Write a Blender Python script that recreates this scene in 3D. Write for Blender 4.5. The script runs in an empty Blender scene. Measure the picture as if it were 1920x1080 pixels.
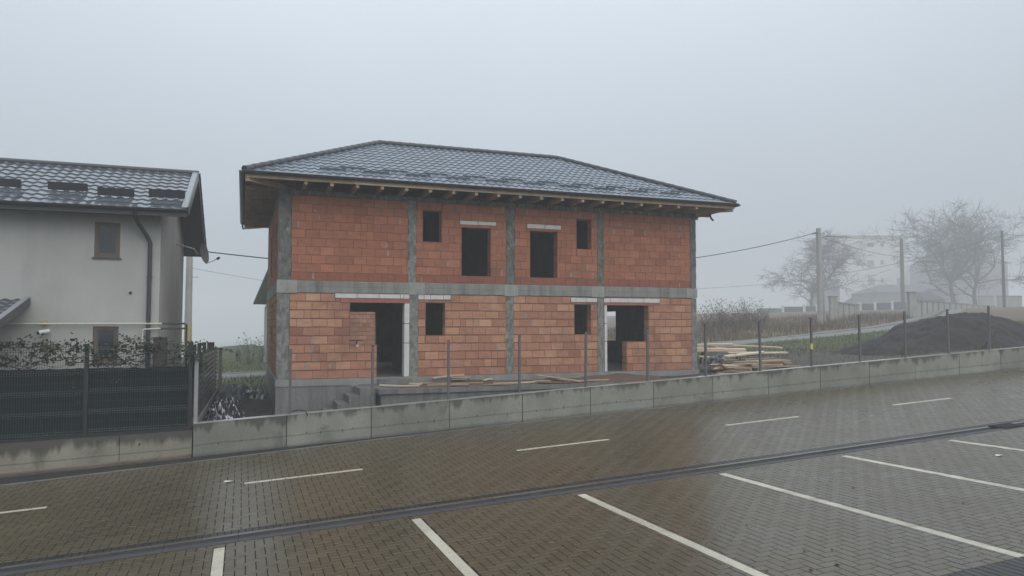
SKY_K, FOG, EXPO = 5.05, .0035, 0.
import bpy, bmesh, math, random
import numpy as np
from math import sin, cos, tan, radians, pi, sqrt, atan2
from mathutils import Vector, Matrix, noise
random.seed(7)
R = random.Random(11)
sc = bpy.context.scene
COL = sc.collection

# ------------------------------------------------------------------ helpers
SL = .053                                  # the street climbs to the right
YAW, PIT, FPX = radians(20.2), math.atan(68/1372.), 1372.
_F = Vector((sin(YAW)*cos(PIT), cos(YAW)*cos(PIT), sin(PIT)))
_R = Vector((cos(YAW), -sin(YAW), 0)); _U = _R.cross(_F)
def at(u, v, depth):
    """point seen in direction (u, v) of the surveyed photograph, at a depth in metres"""
    d = _F + _R*((u-960)/FPX) + _U*((540-v)/FPX)
    return d*depth
def road_z(x, y):
    if y > 11.6: return -3.02 + SL*x + .015*(y-18.7)
    return -3.1265 + SL*x - .022*(y-11.6)
def smooth(a, b, x):
    t = max(0., min(1., (x-a)/(b-a))); return t*t*(3-2*t)
def ground_z(x, y):
    xx = x
    if x > 60: xx = 60 + 60*(1-math.exp(-(x-60)/60.))
    if x < -20: xx = -20 - 20*(1-math.exp((x+20)/20.))
    z = -2.35 + SL*xx
    z -= .22*smooth(5, 2, x)*smooth(27, 22, y)*smooth(-3, -1, x)
    z -= 13.*smooth(58,120,y)*smooth(34,8,x)
    z += .10*noise.noise(Vector((x*.13, y*.13, 3.1)))*smooth(20, 30, y)
    z += .03*noise.noise(Vector((x*.9, y*.9, 1.1)))
    return z

class MB:
    def __init__(s): s.v=[]; s.f=[]; s.t=[]; s.m=[]
    def add(s, vs, fs, tint=0., m=0):
        b=len(s.v); s.v.extend([tuple(p) for p in vs])
        for f in fs:
            s.f.append(tuple(b+i for i in f)); s.t.append(tint); s.m.append(m)
        return s
    def quad(s, a,b,c,d, tint=0., m=0): return s.add([a,b,c,d],[(0,1,2,3)],tint,m)
    def box(s, x0,x1,y0,y1,z0,z1, tint=0., m=0):
        return s.add([(x0,y0,z0),(x1,y0,z0),(x1,y1,z0),(x0,y1,z0),(x0,y0,z1),(x1,y0,z1),(x1,y1,z1),(x0,y1,z1)],
            [(0,3,2,1),(4,5,6,7),(0,1,5,4),(1,2,6,5),(2,3,7,6),(3,0,4,7)],tint,m)
    def bar(s, p0, p1, w, h, up=(0,0,1), tint=0., m=0):
        p0=Vector(p0); p1=Vector(p1); d=(p1-p0).normalized(); up=Vector(up)
        sd=d.cross(up)
        if sd.length<1e-5: sd=d.cross(Vector((0,1,0)))
        sd.normalize(); u=sd.cross(d)
        sd*=w/2; u*=h/2
        vs=[p+a*sd+b*u for p in (p0,p1) for a,b in ((-1,-1),(1,-1),(1,1),(-1,1))]
        return s.add(vs,[(3,2,1,0),(4,5,6,7),(0,1,5,4),(1,2,6,5),(2,3,7,6),(3,0,4,7)],tint,m)
    def tube(s, pts, r, n=8, tint=0., m=0, cap=True):
        pts=[Vector(p) for p in pts]
        rs=r if isinstance(r,(list,tuple)) else [r]*len(pts)
        b=len(s.v); up=None
        for i,p in enumerate(pts):
            d=(pts[min(i+1,len(pts)-1)]-pts[max(i-1,0)])
            if d.length<1e-9: d=Vector((0,0,1))
            d.normalize()
            if up is None:
                up=d.cross(Vector((0,0,1)))
                if up.length<.05: up=d.cross(Vector((1,0,0)))
                up.normalize()
            else:
                up=up-d*up.dot(d)
                if up.length<1e-4: up=d.orthogonal()
                up.normalize()
            w=d.cross(up)
            for k in range(n):
                a=2*pi*k/n; s.v.append(tuple(p+(up*cos(a)+w*sin(a))*rs[i]))
        for i in range(len(pts)-1):
            for k in range(n):
                k2=(k+1)%n
                s.f.append((b+i*n+k,b+i*n+k2,b+(i+1)*n+k2,b+(i+1)*n+k)); s.t.append(tint); s.m.append(m)
        if cap and n>2:
            s.f.append(tuple(b+k for k in reversed(range(n)))); s.t.append(tint); s.m.append(m)
            e=b+(len(pts)-1)*n
            s.f.append(tuple(e+k for k in range(n))); s.t.append(tint); s.m.append(m)
        return s
    def grid(s, P, tint=0., m=0):
        """P: rows of points"""
        b=len(s.v); n=len(P[0])
        for row in P: s.v.extend([tuple(p) for p in row])
        for i in range(len(P)-1):
            for j in range(n-1):
                s.f.append((b+i*n+j,b+i*n+j+1,b+(i+1)*n+j+1,b+(i+1)*n+j)); s.t.append(tint); s.m.append(m)
        return s
    def build(s, name, mats, parent=None, smooth=False, clip=None, pattr=None):
        off=Vector((0,0,0)); inv=None
        if parent is not None:
            off=Vector(parent['wloc'])
        me=bpy.data.meshes.new(name)
        me.from_pydata([(p[0]-off.x,p[1]-off.y,p[2]-off.z) for p in s.v],[],s.f)
        if not isinstance(mats,(list,tuple)): mats=[mats]
        for m in mats: me.materials.append(m)
        if len(mats)>1: me.polygons.foreach_set('material_index',s.m)
        if any(s.t):
            a=me.attributes.new('tint','FLOAT','FACE'); a.data.foreach_set('value',s.t)
        if pattr:
            a=me.attributes.new('hrel','FLOAT','POINT'); a.data.foreach_set('value',[pattr(p) for p in s.v])
        if clip:
            bm=bmesh.new(); bm.from_mesh(me)
            for co,no in clip:
                bmesh.ops.bisect_plane(bm,geom=bm.verts[:]+bm.edges[:]+bm.faces[:],plane_co=Vector(co)-off,plane_no=no,clear_outer=True)
            bm.to_mesh(me); bm.free()
        if smooth:
            me.polygons.foreach_set('use_smooth',[True]*len(me.polygons))
            if isinstance(smooth,(int,float)) and not isinstance(smooth,bool):
                try: me.set_sharp_from_angle(angle=radians(smooth))
                except Exception: pass
        me.update()
        o=bpy.data.objects.new(name,me); COL.objects.link(o)
        if parent is not None:
            o.parent=parent
            o['wloc']=(off.x,off.y,off.z)
        else: o['wloc']=(0.,0.,0.)
        return o

def tag(o, label=None, cat=None, group=None, kind=None):
    if label: o['label']=label
    if cat: o['category']=cat
    if group: o['group']=group
    if kind: o['kind']=kind
    return o
def thing(name, label, cat, loc=(0,0,0), group=None):
    o=bpy.data.objects.new(name,None); COL.objects.link(o); o.location=loc
    o.empty_display_size=.2; o['wloc']=tuple(float(c) for c in loc)
    return tag(o,label,cat,group)
def lone(mb, name, mats, label, cat, group=None, **k):
    return tag(mb.build(name,mats,None,**k),label,cat,group)
def struct(mb, name, mats, label=None, **k):
    o=mb.build(name,mats,None,**k); return tag(o,label,None,None,'structure')

# ------------------------------------------------------------------ materials
class NT:
    def __init__(s,name):
        s.mat=bpy.data.materials.new(name); s.mat.use_nodes=True
        s.t=s.mat.node_tree; s.n=s.t.nodes; s.l=s.t.links
        s.b=s.n['Principled BSDF']; s.out=s.n['Material Output']
    def node(s,typ,ins=None,**props):
        n=s.n.new(typ)
        for k,v in props.items(): setattr(n,k,v)
        for k,v in (ins or {}).items(): s.set(n.inputs[k],v)
        return n
    def set(s,sock,v):
        if isinstance(v,bpy.types.NodeSocket): s.l.new(v,sock)
        elif isinstance(v,(tuple,list)) and len(v)==3 and sock.type=='RGBA': sock.default_value=(*v,1)
        else: sock.default_value=v
    def coord(s): return s.node('ShaderNodeTexCoord').outputs['Object']
    def mapped(s,scale=(1,1,1),rot=(0,0,0)):
        return s.node('ShaderNodeMapping',{'Vector':s.coord(),'Scale':scale,'Rotation':rot}).outputs[0]
    def noise(s,scale,detail=4,rough=.55,vec=None,dist=0.):
        return s.node('ShaderNodeTexNoise',{'Vector':vec or s.coord(),'Scale':scale,'Detail':detail,'Roughness':rough,'Distortion':dist}).outputs[0]
    def voro(s,scale,vec=None,feature='F1'):
        return s.node('ShaderNodeTexVoronoi',{'Vector':vec or s.coord(),'Scale':scale},feature=feature).outputs[0]
    def ramp(s,fac,stops,interp='LINEAR'):
        n=s.node('ShaderNodeValToRGB',{'Fac':fac}); cr=n.color_ramp; cr.interpolation=interp
        while len(cr.elements)<len(stops): cr.elements.new(.5)
        for e,(p,c) in zip(cr.elements,stops):
            e.position=p; e.color=(*c,1) if isinstance(c,(tuple,list)) else (c,c,c,1)
        return n.outputs[0]
    def mix(s,fac,a,b,mode='MIX'):
        n=s.node('ShaderNodeMix',data_type='RGBA',blend_type=mode)
        s.set(n.inputs[0],fac); s.set(n.inputs[6],a); s.set(n.inputs[7],b); return n.outputs[2]
    def math(s,op,a,b=0.,c=None):
        n=s.node('ShaderNodeMath',operation=op); s.set(n.inputs[0],a); s.set(n.inputs[1],b)
        if c is not None: s.set(n.inputs[2],c)
        return n.outputs[0]
    def attr(s,name): return s.node('ShaderNodeAttribute',attribute_name=name).outputs['Fac']
    def bump(s,h,strength=.4,dist=.01):
        return s.node('ShaderNodeBump',{'Height':h,'Strength':strength,'Distance':dist}).outputs[0]
    def fin(s,color,rough=.7,bump=None,metal=0.,spec=.5):
        s.set(s.b.inputs['Base Color'],color); s.set(s.b.inputs['Roughness'],rough)
        s.set(s.b.inputs['Metallic'],metal); s.set(s.b.inputs['Specular IOR Level'],spec)
        if bump is not None: s.set(s.b.inputs['Normal'],bump)
        return s.mat
def mul(c,k): return tuple(x*k for x in c)
def simple(name,c,rough=.6,var=.25,scale=6.,bumpk=.2,bd=.004,metal=0.,spec=.5,fine=None):
    """one colour broken up by two noises"""
    t=NT(name); n=t.noise(scale,5); n2=t.noise(fine or scale*9,3)
    a=t.math('ADD',t.math('MULTIPLY',n,.65),t.math('MULTIPLY',n2,.35))
    col=t.ramp(a,[(.3,mul(c,1-var)),(.7,mul(c,1+var))])
    return t.fin(col,rough,t.bump(n2,bumpk,bd),metal,spec)
def tinted(name,stops,rough=.7,var=.15,scale=8.,spec=.5,bumpk=.3,stretch=(1,1,1)):
    """per-piece colour from the tint attribute, broken up by noise"""
    t=NT(name); col=t.ramp(t.attr('tint'),stops)
    v=t.mapped(stretch); n=t.noise(scale,5,.6,v); n2=t.noise(scale*8,3,.6,v)
    k=t.ramp(t.math('ADD',t.math('MULTIPLY',n,.6),t.math('MULTIPLY',n2,.4)),[(.3,1-var),(.7,1+var)])
    return t.fin(t.mix(1.,col,k,'MULTIPLY'),rough,t.bump(n2,bumpk,.004),0,spec)

def concrete(name,c,dark,blot=1.4,stain=.5,rough=.7,drips=True):
    t=NT(name); n=t.noise(blot,6,.6); n2=t.noise(22,5,.65); n3=t.noise(1.0,4,.6,t.mapped((5,5,.45)))
    base=t.ramp(t.math('ADD',t.math('MULTIPLY',n,.6),t.math('MULTIPLY',n2,.4)),[(.32,mul(c,.72)),(.68,mul(c,1.2))])
    k=t.ramp(n3,[(.45,0.),(.72,stain)]) if drips else t.ramp(n,[(.5,0.),(.75,stain)])
    pit=t.ramp(t.voro(26.),[(.0,.55),(.16,0.)])
    col=t.mix(k,base,dark); col=t.mix(t.math('MULTIPLY',pit,t.ramp(t.noise(3.,3),[(.5,0.),(.7,.8)])),col,dark)
    return t.fin(col,rough,t.bump(t.math('ADD',n2,t.math('MULTIPLY',n,.6)),.35,.008))
M={}
M['conc']=concrete('concrete_beam',(.26,.262,.24),(.115,.115,.105),1.8,.75)
M['conc_col']=None
def honey():
    t=NT('concrete_column'); n=t.noise(2.2,5,.6); n2=t.noise(18,5,.7); n3=t.noise(5.2,4,.62,t.mapped((1.4,1.4,.8)),.6)
    base=t.ramp(n2,[(.3,(.185,.187,.172)),(.7,(.30,.302,.28))])
    col=t.mix(t.ramp(n3,[(.42,0.),(.62,.8)]),base,(.10,.10,.092))
    col=t.mix(t.ramp(t.noise(7.5,4,.6,t.mapped((1,1,.7)),.3),[(.60,0.),(.70,.7)]),col,(.40,.39,.37))
    return t.fin(col,.75,t.bump(t.math('ADD',n2,n3),.7,.02))
M['conc_col']=honey()
M['conc_col_dark']=None
def honey2():  # darker concrete for upper columns and the eave-shaded ring beam
    t=NT('concrete_column_dark'); n2=t.noise(18,5,.7); n3=t.noise(4.,4,.62,t.mapped((1.2,1.2,.7)),.5)
    base=t.ramp(n2,[(.3,(.12,.12,.11)),(.7,(.19,.19,.175))])
    col=t.mix(t.ramp(n3,[(.45,0.),(.65,.8)]),base,(.05,.05,.046))
    col=t.mix(t.ramp(t.noise(6.5,4,.6,t.mapped((1.6,1.6,.7)),.3),[(.58,0.),(.68,.7)]),col,(.34,.33,.31))
    return t.fin(col,.7,t.bump(t.math('ADD',n2,n3),.7,.02))
M['conc_col_dark']=honey2()
M['conc_form']=concrete('concrete_joint',(.33,.335,.31),(.15,.15,.14),2.,.35)
M['found']=concrete('foundation_concrete',(.185,.185,.178),(.075,.073,.07),1.3,.7,.6)
M['found_band']=concrete('plinth_render',(.27,.27,.26),(.13,.13,.125),2.,.4,.65)
M['slab']=simple('screed',(.16,.15,.14),.6,.3,2.)
def wallmat(name,light,dark,topstain,thr,soft=.26):
    t=NT(name); h=t.attr('hrel'); n=t.noise(1.2,6,.6); n2=t.noise(20,5,.65)
    drip=t.noise(1.,5,.6,t.mapped((3.4,3.4,.5)),.2)
    base=t.ramp(t.math('ADD',t.math('MULTIPLY',n,.6),t.math('MULTIPLY',n2,.4)),[(.33,mul(light,.68)),(.66,mul(light,1.18))])
    s=t.math('ADD',h,t.math('MULTIPLY',t.math('SUBTRACT',drip,.5),topstain))
    k=t.ramp(s,[(thr-soft,0.),(thr+soft*.85,.85)])
    col=t.mix(k,base,dark)
    col=t.mix(1.,col,t.ramp(t.attr('tint'),[(0.,.84),(1.,1.14)]),'MULTIPLY')
    # pour line, wet strip along the foot
    line=t.math('ABSOLUTE',t.math('SUBTRACT',t.math('ADD',h,t.math('MULTIPLY',t.math('SUBTRACT',t.noise(2.5,3),.5),.07)),.34))
    col=t.mix(t.ramp(line,[(.0,.55),(.035,0.)]),col,mul(dark,.8))
    col=t.mix(t.ramp(t.math('ADD',h,t.math('MULTIPLY',n,.12)),[(.06,.6),(.16,0.)]),col,mul(dark,.8))
    blot=t.ramp(t.noise(1.7,4,.65,None,.4),[(.58,0.),(.72,.55)])
    col=t.mix(blot,col,dark)
    pit=t.ramp(t.voro(17.),[(.0,.8),(.11,0.)]); col=t.mix(t.math('MULTIPLY',pit,t.ramp(t.noise(2.,2),[(.5,0.),(.62,1.)])),col,(.04,.04,.038))
    return t.fin(col,.55,t.bump(t.math('ADD',n2,t.math('MULTIPLY',n,.5)),.3,.006))
M['wall']=wallmat('retaining_wall_concrete',(.255,.255,.218),(.070,.068,.055),1.5,1.08)
M['wall_left']=wallmat('old_wall_concrete',(.26,.245,.195),(.045,.043,.034),1.1,.70,.13)
M['coping']=simple('wet_wall_top_sheen',(.36,.36,.34),.16,.25,4.,.1,.002)  # wet top, coloured paler to carry the sky sheen
M['coping_old']=simple('dirty_wall_top',(.16,.155,.14),.4,.4,4.)
def brickm(name,stops,soot,rough=.85):
    t=NT(name); col=t.ramp(t.attr('tint'),stops)
    n=t.noise(3.,5,.6,t.mapped((1,1,3.2))); n2=t.noise(26.,4,.6,t.mapped((1,1,3)))
    k=t.ramp(t.math('ADD',t.math('MULTIPLY',n,.55),t.math('MULTIPLY',n2,.45)),[(.3,.76),(.7,1.22)])
    col=t.mix(1.,col,k,'MULTIPLY')
    col=t.mix(t.ramp(t.noise(.9,4,.6,None,.3),[(.5,0.),(.75,soot)]),col,(.12,.06,.045))
    smear=t.ramp(t.noise(4.6,4,.6,t.mapped((1,1,1.3)),.4),[(.66,0.),(.74,.55)])
    col=t.mix(smear,col,(.36,.30,.27))
    return t.fin(col,rough,t.bump(n2,.4,.006))
M['brick_up']=brickm('clay_block_upper',[(0.,(.27,.093,.056)),(.4,(.365,.142,.080)),(.75,(.43,.172,.095)),(1.,(.45,.20,.125))],.35)
M['brick_lo']=brickm('clay_block_lower',[(0.,(.27,.105,.067)),(.3,(.38,.172,.108)),(.6,(.47,.24,.142)),(.85,(.53,.30,.19)),(1.,(.58,.36,.245))],.5)
M['mortar_up']=simple('mortar_upper',(.19,.10,.075),.9,.3,5.)
M['mortar_lo']=simple('mortar_lower',(.19,.105,.078),.9,.35,5.)
M['aac']=simple('aerated_block',(.64,.63,.61),.9,.14,9.,.4,.006)
M['smear']=simple('mortar_smear',(.29,.265,.245),.9,.25,12.)
M['aac_joint']=simple('block_joint',(.17,.165,.16),.9,.2)
M['lintel_clay']=simple('ceramic_lintel',(.36,.13,.095),.85,.2,6.)
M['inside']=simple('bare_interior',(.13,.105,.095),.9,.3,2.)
M['inside_shaded']=simple('shaded_interior',(.06,.056,.054),.95,.3,2.)  # darker copy of the bare interior, room shade put into the colour
M['wood']=tinted('rafter_timber',[(0.,(.36,.27,.18)),(1.,(.52,.42,.30))],.75,.25,3.,.3,.3,(1,1,1))
M['wood_light']=tinted('new_board',[(0.,(.55,.40,.26)),(1.,(.66,.52,.36))],.7,.15,3.)
M['wood_soffit']=tinted('soffit_board',[(0.,(.34,.29,.23)),(1.,(.50,.43,.34))],.8,.2,3.,.3,.3,(6,.6,1))
M['plank']=tinted('sawn_plank',[(0.,(.09,.070,.052)),(.35,(.22,.165,.115)),(.65,(.40,.30,.205)),(1.,(.66,.55,.42))],.7,.3,2.2,.4,.4,(.8,5,5))
def metaltile(name,c,rough,spec=.6):
    t=NT(name); n=t.noise(1.6,4,.6); n2=t.noise(30,3)
    col=t.ramp(n,[(.3,mul(c,.8)),(.7,mul(c,1.2))])
    r=t.ramp(t.noise(4.,4,.6),[(.35,rough*.75),(.7,rough*1.3)])
    return t.fin(col,r,t.bump(n2,.08,.002),0.,spec)
M['tile']=metaltile('roof_tile_graphite',(.125,.150,.185),.32,.85)
M['tile_white_house']=metaltile('roof_tile_wet',(.095,.108,.125),.18,1.0)
M['trim']=simple('graphite_metal',(.045,.05,.056),.4,.15,3.,.05,.002)
M['trim_light']=simple('verge_metal',(.24,.26,.28),.35,.1,3.,.05,.002)
M['soffit_dark']=simple('graphite_soffit',(.058,.062,.068),.6,.12,3.)
def plaster():
    t=NT('white_render'); n=t.noise(.8,5,.6); n2=t.noise(60,3); n3=t.noise(1.,4,.6,t.mapped((2,2,.3)))
    col=t.ramp(n,[(.3,(.40,.405,.385)),(.7,(.49,.49,.465))])
    col=t.mix(t.ramp(n3,[(.5,0.),(.8,.3)]),col,(.26,.26,.245))
    return t.fin(col,.9,t.bump(n2,.35,.004))
M['plaster']=plaster()
M['frame_wood']=simple('window_frame_brown',(.125,.098,.080),.5,.2,5.)
M['glass']=NT('window_glass').fin((.03,.034,.042),.06,None,0,.8)
M['sill']=simple('metal_sill',(.10,.085,.075),.4,.2)
M['pole_wood']=simple('pole_weathered',(.10,.095,.09),.9,.25,3.)
M['pipe_white']=simple('painted_pipe',(.62,.60,.50),.5,.12)
M['pipe_dark']=simple('dark_pipe',(.03,.03,.032),.45,.2)
M['white_plastic']=simple('white_plastic',(.62,.62,.60),.4,.1)
M['yellow']=simple('yellow_paint',(.42,.35,.15),.55,.25)
M['yellow_tag']=simple('yellow_tape',(.62,.56,.14),.5,.2)
M['black']=simple('black_plastic',(.014,.014,.016),.4,.2)
M['steel']=simple('post_steel',(.125,.12,.122),.5,.3,9.)
M['galv']=simple('galvanised_steel',(.32,.33,.335),.45,.2,9.)
M['fence_green']=simple('fence_wire_green',(.016,.028,.028),.5,.2,9.)
M['fence_fold_lit']=simple('fence_fold_wire_lit',(.055,.08,.08),.4,.3,9.)  # paler copy of the wire green, for folds catching light
M['fence_post_dark']=simple('fence_post_dark',(.016,.02,.02),.45,.2,9.)
def cloth():
    t=NT('shade_cloth'); n=t.noise(1.2,5,.6); v=t.noise(1.,3,.5,t.mapped((26,1,.6)))
    col=t.ramp(t.math('ADD',t.math('MULTIPLY',n,.5),t.math('MULTIPLY',v,.5)),[(.3,(.003,.010,.011)),(.7,(.007,.020,.020))])
    return t.fin(col,.85,t.bump(v,.5,.01),0.,.2)
M['cloth']=cloth()
M['slat']=simple('dark_slat',(.040,.041,.046),.2,.25,3.)
M['bark_far']=simple('bark',(.035,.03,.027),.95,.3,4.)
M['stem']=simple('vine_stem',(.022,.016,.012),.9,.3,8.)
M['leaf']=tinted('vine_leaf',[(0.,(.012,.022,.008)),(.55,(.026,.042,.014)),(.85,(.055,.065,.022)),(1.,(.12,.09,.03))],.5,.2,12.)
M['shrub']=tinted('shrub_leaf',[(0.,(.014,.034,.013)),(1.,(.045,.08,.026))],.5,.2,12.)
M['weed']=tinted('dry_weed',[(0.,(.07,.055,.035)),(.6,(.13,.105,.065)),(1.,(.10,.11,.05))],.9,.2,6.)
M['pole']=concrete('pole_concrete',(.38,.37,.35),(.2,.195,.18),1.5,.4)
M['wire']=simple('cable',(.03,.03,.032),.6,.1)
M['rubber']=simple('hose_black',(.012,.012,.013),.35,.1)
M['soil']=None
def soilm(name,a,b,rough=.85):
    t=NT(name); n=t.noise(1.3,6,.62); n2=t.noise(11,6,.7)
    col=t.ramp(t.math('ADD',t.math('MULTIPLY',n,.4),t.math('MULTIPLY',n2,.6)),[(.3,a),(.7,b)])
    return t.fin(col,rough,t.bump(t.math('ADD',n2,n),.9,.06))
M['soil']=soilm('dark_soil',(.008,.007,.0065),(.032,.027,.024))
M['dirt']=soilm('brown_dirt',(.075,.052,.038),(.17,.115,.082))
M['mud']=soilm('gutter_mud',(.008,.0075,.007),(.028,.025,.020),.6)
def sheetm():
    t=NT('black_foil'); n=t.noise(5,4)
    return t.fin(t.ramp(n,[(.3,(.016,.017,.020)),(.7,(.035,.037,.042))]),.22,t.bump(n,.4,.03),0.,.9)
M['foil']=sheetm()
M['foil_pale_glint']=simple('pale_foil_glint',(.50,.52,.54),.25,.3,5.,.3,.02)  # pale foil, also colours the sky glints on black foil
M['foil_grey']=simple('grey_tarp',(.095,.105,.12),.3,.3,4.,.4,.03)
M['debris']=simple('leaf_litter',(.03,.024,.018),.8,.4)
M['litter_pale']=simple('pale_litter',(.6,.6,.57),.6,.1)

# ------------------------------------------------------------------ sky, sun, air, camera
w=bpy.data.worlds.new("World"); sc.world=w; w.use_nodes=True
nt=w.node_tree; nd=nt.nodes; ln=nt.links
bg=nd['Background']; bg.inputs['Strength'].default_value=.10
SUN_EL, SUN_AZ = 48., 160.
sky=nd.new('ShaderNodeTexSky'); sky.sky_type='NISHITA'; sky.sun_disc=False
sky.sun_elevation=radians(SUN_EL); sky.sun_rotation=radians(SUN_AZ); sky.air_density=1.; sky.dust_density=5.
tc=nd.new('ShaderNodeTexCoord'); sep=nd.new('ShaderNodeSeparateXYZ'); ln.new(tc.outputs['Generated'],sep.inputs[0])
cl=nd.new('ShaderNodeMath'); cl.operation='MAXIMUM'; ln.new(sep.outputs['Z'],cl.inputs[0]); cl.inputs[1].default_value=0.
cie=nd.new('ShaderNodeMath'); cie.operation='MULTIPLY_ADD'; ln.new(cl.outputs[0],cie.inputs[0])
cie.inputs[1].default_value=SKY_K*1.5; cie.inputs[2].default_value=SKY_K      # overcast: the zenith brighter than the horizon
cn=nd.new('ShaderNodeTexNoise'); cn.inputs['Scale'].default_value=1.7; cn.inputs['Detail'].default_value=3.
ln.new(tc.outputs['Generated'],cn.inputs['Vector'])
cm=nd.new('ShaderNodeMapRange'); ln.new(cn.outputs[0],cm.inputs[0]); cm.inputs[3].default_value=.92; cm.inputs[4].default_value=1.08
mm=nd.new('ShaderNodeMath'); mm.operation='MULTIPLY'; ln.new(cie.outputs[0],mm.inputs[0]); ln.new(cm.outputs[0],mm.inputs[1])
# a thinner patch in the overcast ahead
sdir=(.17,.56,.81)
dt=nd.new('ShaderNodeVectorMath'); dt.operation='DOT_PRODUCT'; ln.new(tc.outputs['Generated'],dt.inputs[0]); dt.inputs[1].default_value=sdir
d0=nd.new('ShaderNodeMath'); d0.operation='MAXIMUM'; ln.new(dt.outputs['Value'],d0.inputs[0]); d0.inputs[1].default_value=0.
dp_=nd.new('ShaderNodeMath'); dp_.operation='POWER'; ln.new(d0.outputs[0],dp_.inputs[0]); dp_.inputs[1].default_value=2.5
da=nd.new('ShaderNodeMath'); da.operation='MULTIPLY_ADD'; ln.new(dp_.outputs[0],da.inputs[0]); da.inputs[1].default_value=.30; da.inputs[2].default_value=.86
m2=nd.new('ShaderNodeMath'); m2.operation='MULTIPLY'; ln.new(mm.outputs[0],m2.inputs[0]); ln.new(da.outputs[0],m2.inputs[1]); mm=m2
vm=nd.new('ShaderNodeVectorMath'); vm.operation='SCALE'; vm.inputs[0].default_value=(.90,1.0,1.11); ln.new(mm.outputs[0],vm.inputs['Scale'])
mx=nd.new('ShaderNodeMix'); mx.data_type='RGBA'; mx.inputs[0].default_value=.93
ln.new(sky.outputs[0],mx.inputs[6]); ln.new(vm.outputs[0],mx.inputs[7]); ln.new(mx.outputs[2],bg.inputs['Color'])
sun=bpy.data.lights.new('sun','SUN'); sun.energy=1.5; sun.angle=radians(75); sun.color=(1.,.96,.9)
so=bpy.data.objects.new('sun',sun); COL.objects.link(so)
a=radians(SUN_AZ); e=radians(SUN_EL)
sd=Vector((sin(a)*cos(e),cos(a)*cos(e),sin(e))); so.rotation_euler=sd.to_track_quat('Z','Y').to_euler()
cam=bpy.data.cameras.new('camera'); cam.sensor_width=36.; cam.lens=FPX/1920*36.; cam.clip_end=5000.; cam.clip_start=.1
co=bpy.data.objects.new('camera',cam); COL.objects.link(co)
mat3=Matrix((_R,_U,-_F)).transposed(); co.matrix_world=mat3.to_4x4(); sc.camera=co
hz=MB().box(-420,720,-70,760,-19.,24.)
hm=bpy.data.materials.new('fog_air'); hm.use_nodes=True; ht=hm.node_tree; ht.nodes.clear()
pv=ht.nodes.new('ShaderNodeVolumePrincipled'); ho=ht.nodes.new('ShaderNodeOutputMaterial')
pv.inputs['Color'].default_value=(.94,.965,.99,1); pv.inputs['Density'].default_value=FOG; pv.inputs['Density Attribute'].default_value=''
ht.links.new(pv.outputs[0],ho.inputs['Volume'])
tag(hz.build('haze',hm),'even grey fog filling the air over the whole site',None,None,'stuff')
sc.view_settings.view_transform='Standard'; sc.view_settings.look='None'; sc.view_settings.exposure=EXPO; sc.view_settings.gamma=1.
sc.view_settings.use_curve_mapping=False
sc.render.engine='CYCLES'
cy=sc.cycles; cy.use_denoising=True; cy.max_bounces=6; cy.diffuse_bounces=3; cy.glossy_bounces=3; cy.volume_bounces=1
cy.use_adaptive_sampling=True; cy.adaptive_threshold=.015; cy.caustics_reflective=False; cy.caustics_refractive=False
try: cy.denoiser='OPENIMAGEDENOISE'
except Exception: pass
# ------------------------------------------------------------------ ground, street, paving
WY=18.7
def edge_y(x):
    if x<3: return 17.72+ (x+4.56)*(18.346-17.72)/(2.96+4.56)
    if x<9: return 18.346+(x-3)*(18.57-18.346)/6.
    return 18.57
def ground_all(x,y):
    if y<18.8: return road_z(x,y)-.22 if -60<x<130 else road_z(max(-60,min(130,x)),y)-.22
    z=ground_z(x,y)
    return z-.10*smooth(27,22,y)
PATH=[(-60,41),(-20,38.6),(-6,37),(2,36.2),(12,34.8),(20,33.4),(26,33.2),(34,35.2),(42,38.2),(52,44),(66,54),(90,72)]
def path_pts(n=12):
    out=[]
    for i in range(len(PATH)-1):
        p0=PATH[max(i-1,0)];p1=PATH[i];p2=PATH[i+1];p3=PATH[min(i+2,len(PATH)-1)]
        for k in range(n):
            t=k/n
            out.append(tuple(.5*((2*p1[a])+(-p0[a]+p2[a])*t+(2*p0[a]-5*p1[a]+4*p2[a]-p3[a])*t*t+(-p0[a]+3*p1[a]-3*p2[a]+p3[a])*t**3) for a in (0,1)))
    out.append(PATH[-1]); return out
PP=path_pts()
def path_dist(x,y):
    return min(((x-a)**2+(y-b)**2) for a,b in PP)**.5
def spaced(stops):
    out=[]
    for a,b,st in stops:
        n=max(1,round((b-a)/st)); out+= [a+(b-a)*i/n for i in range(n)]
    return out+[stops[-1][1]]
xs=spaced([(-418,-60,30),(-60,-14,4),(-14,-2,1.),(-2,18,.7),(18,62,.9),(62,130,4),(130,718,40)])
ys=spaced([(-68,-10,10),(-10,18.74,4),(18.74,18.86,.12),(18.86,48,.75),(48,80,2.),(80,130,6),(130,758,50)])
g=MB(); g.grid([[(x,y,ground_all(x,y)) for x in xs] for y in ys])
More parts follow.
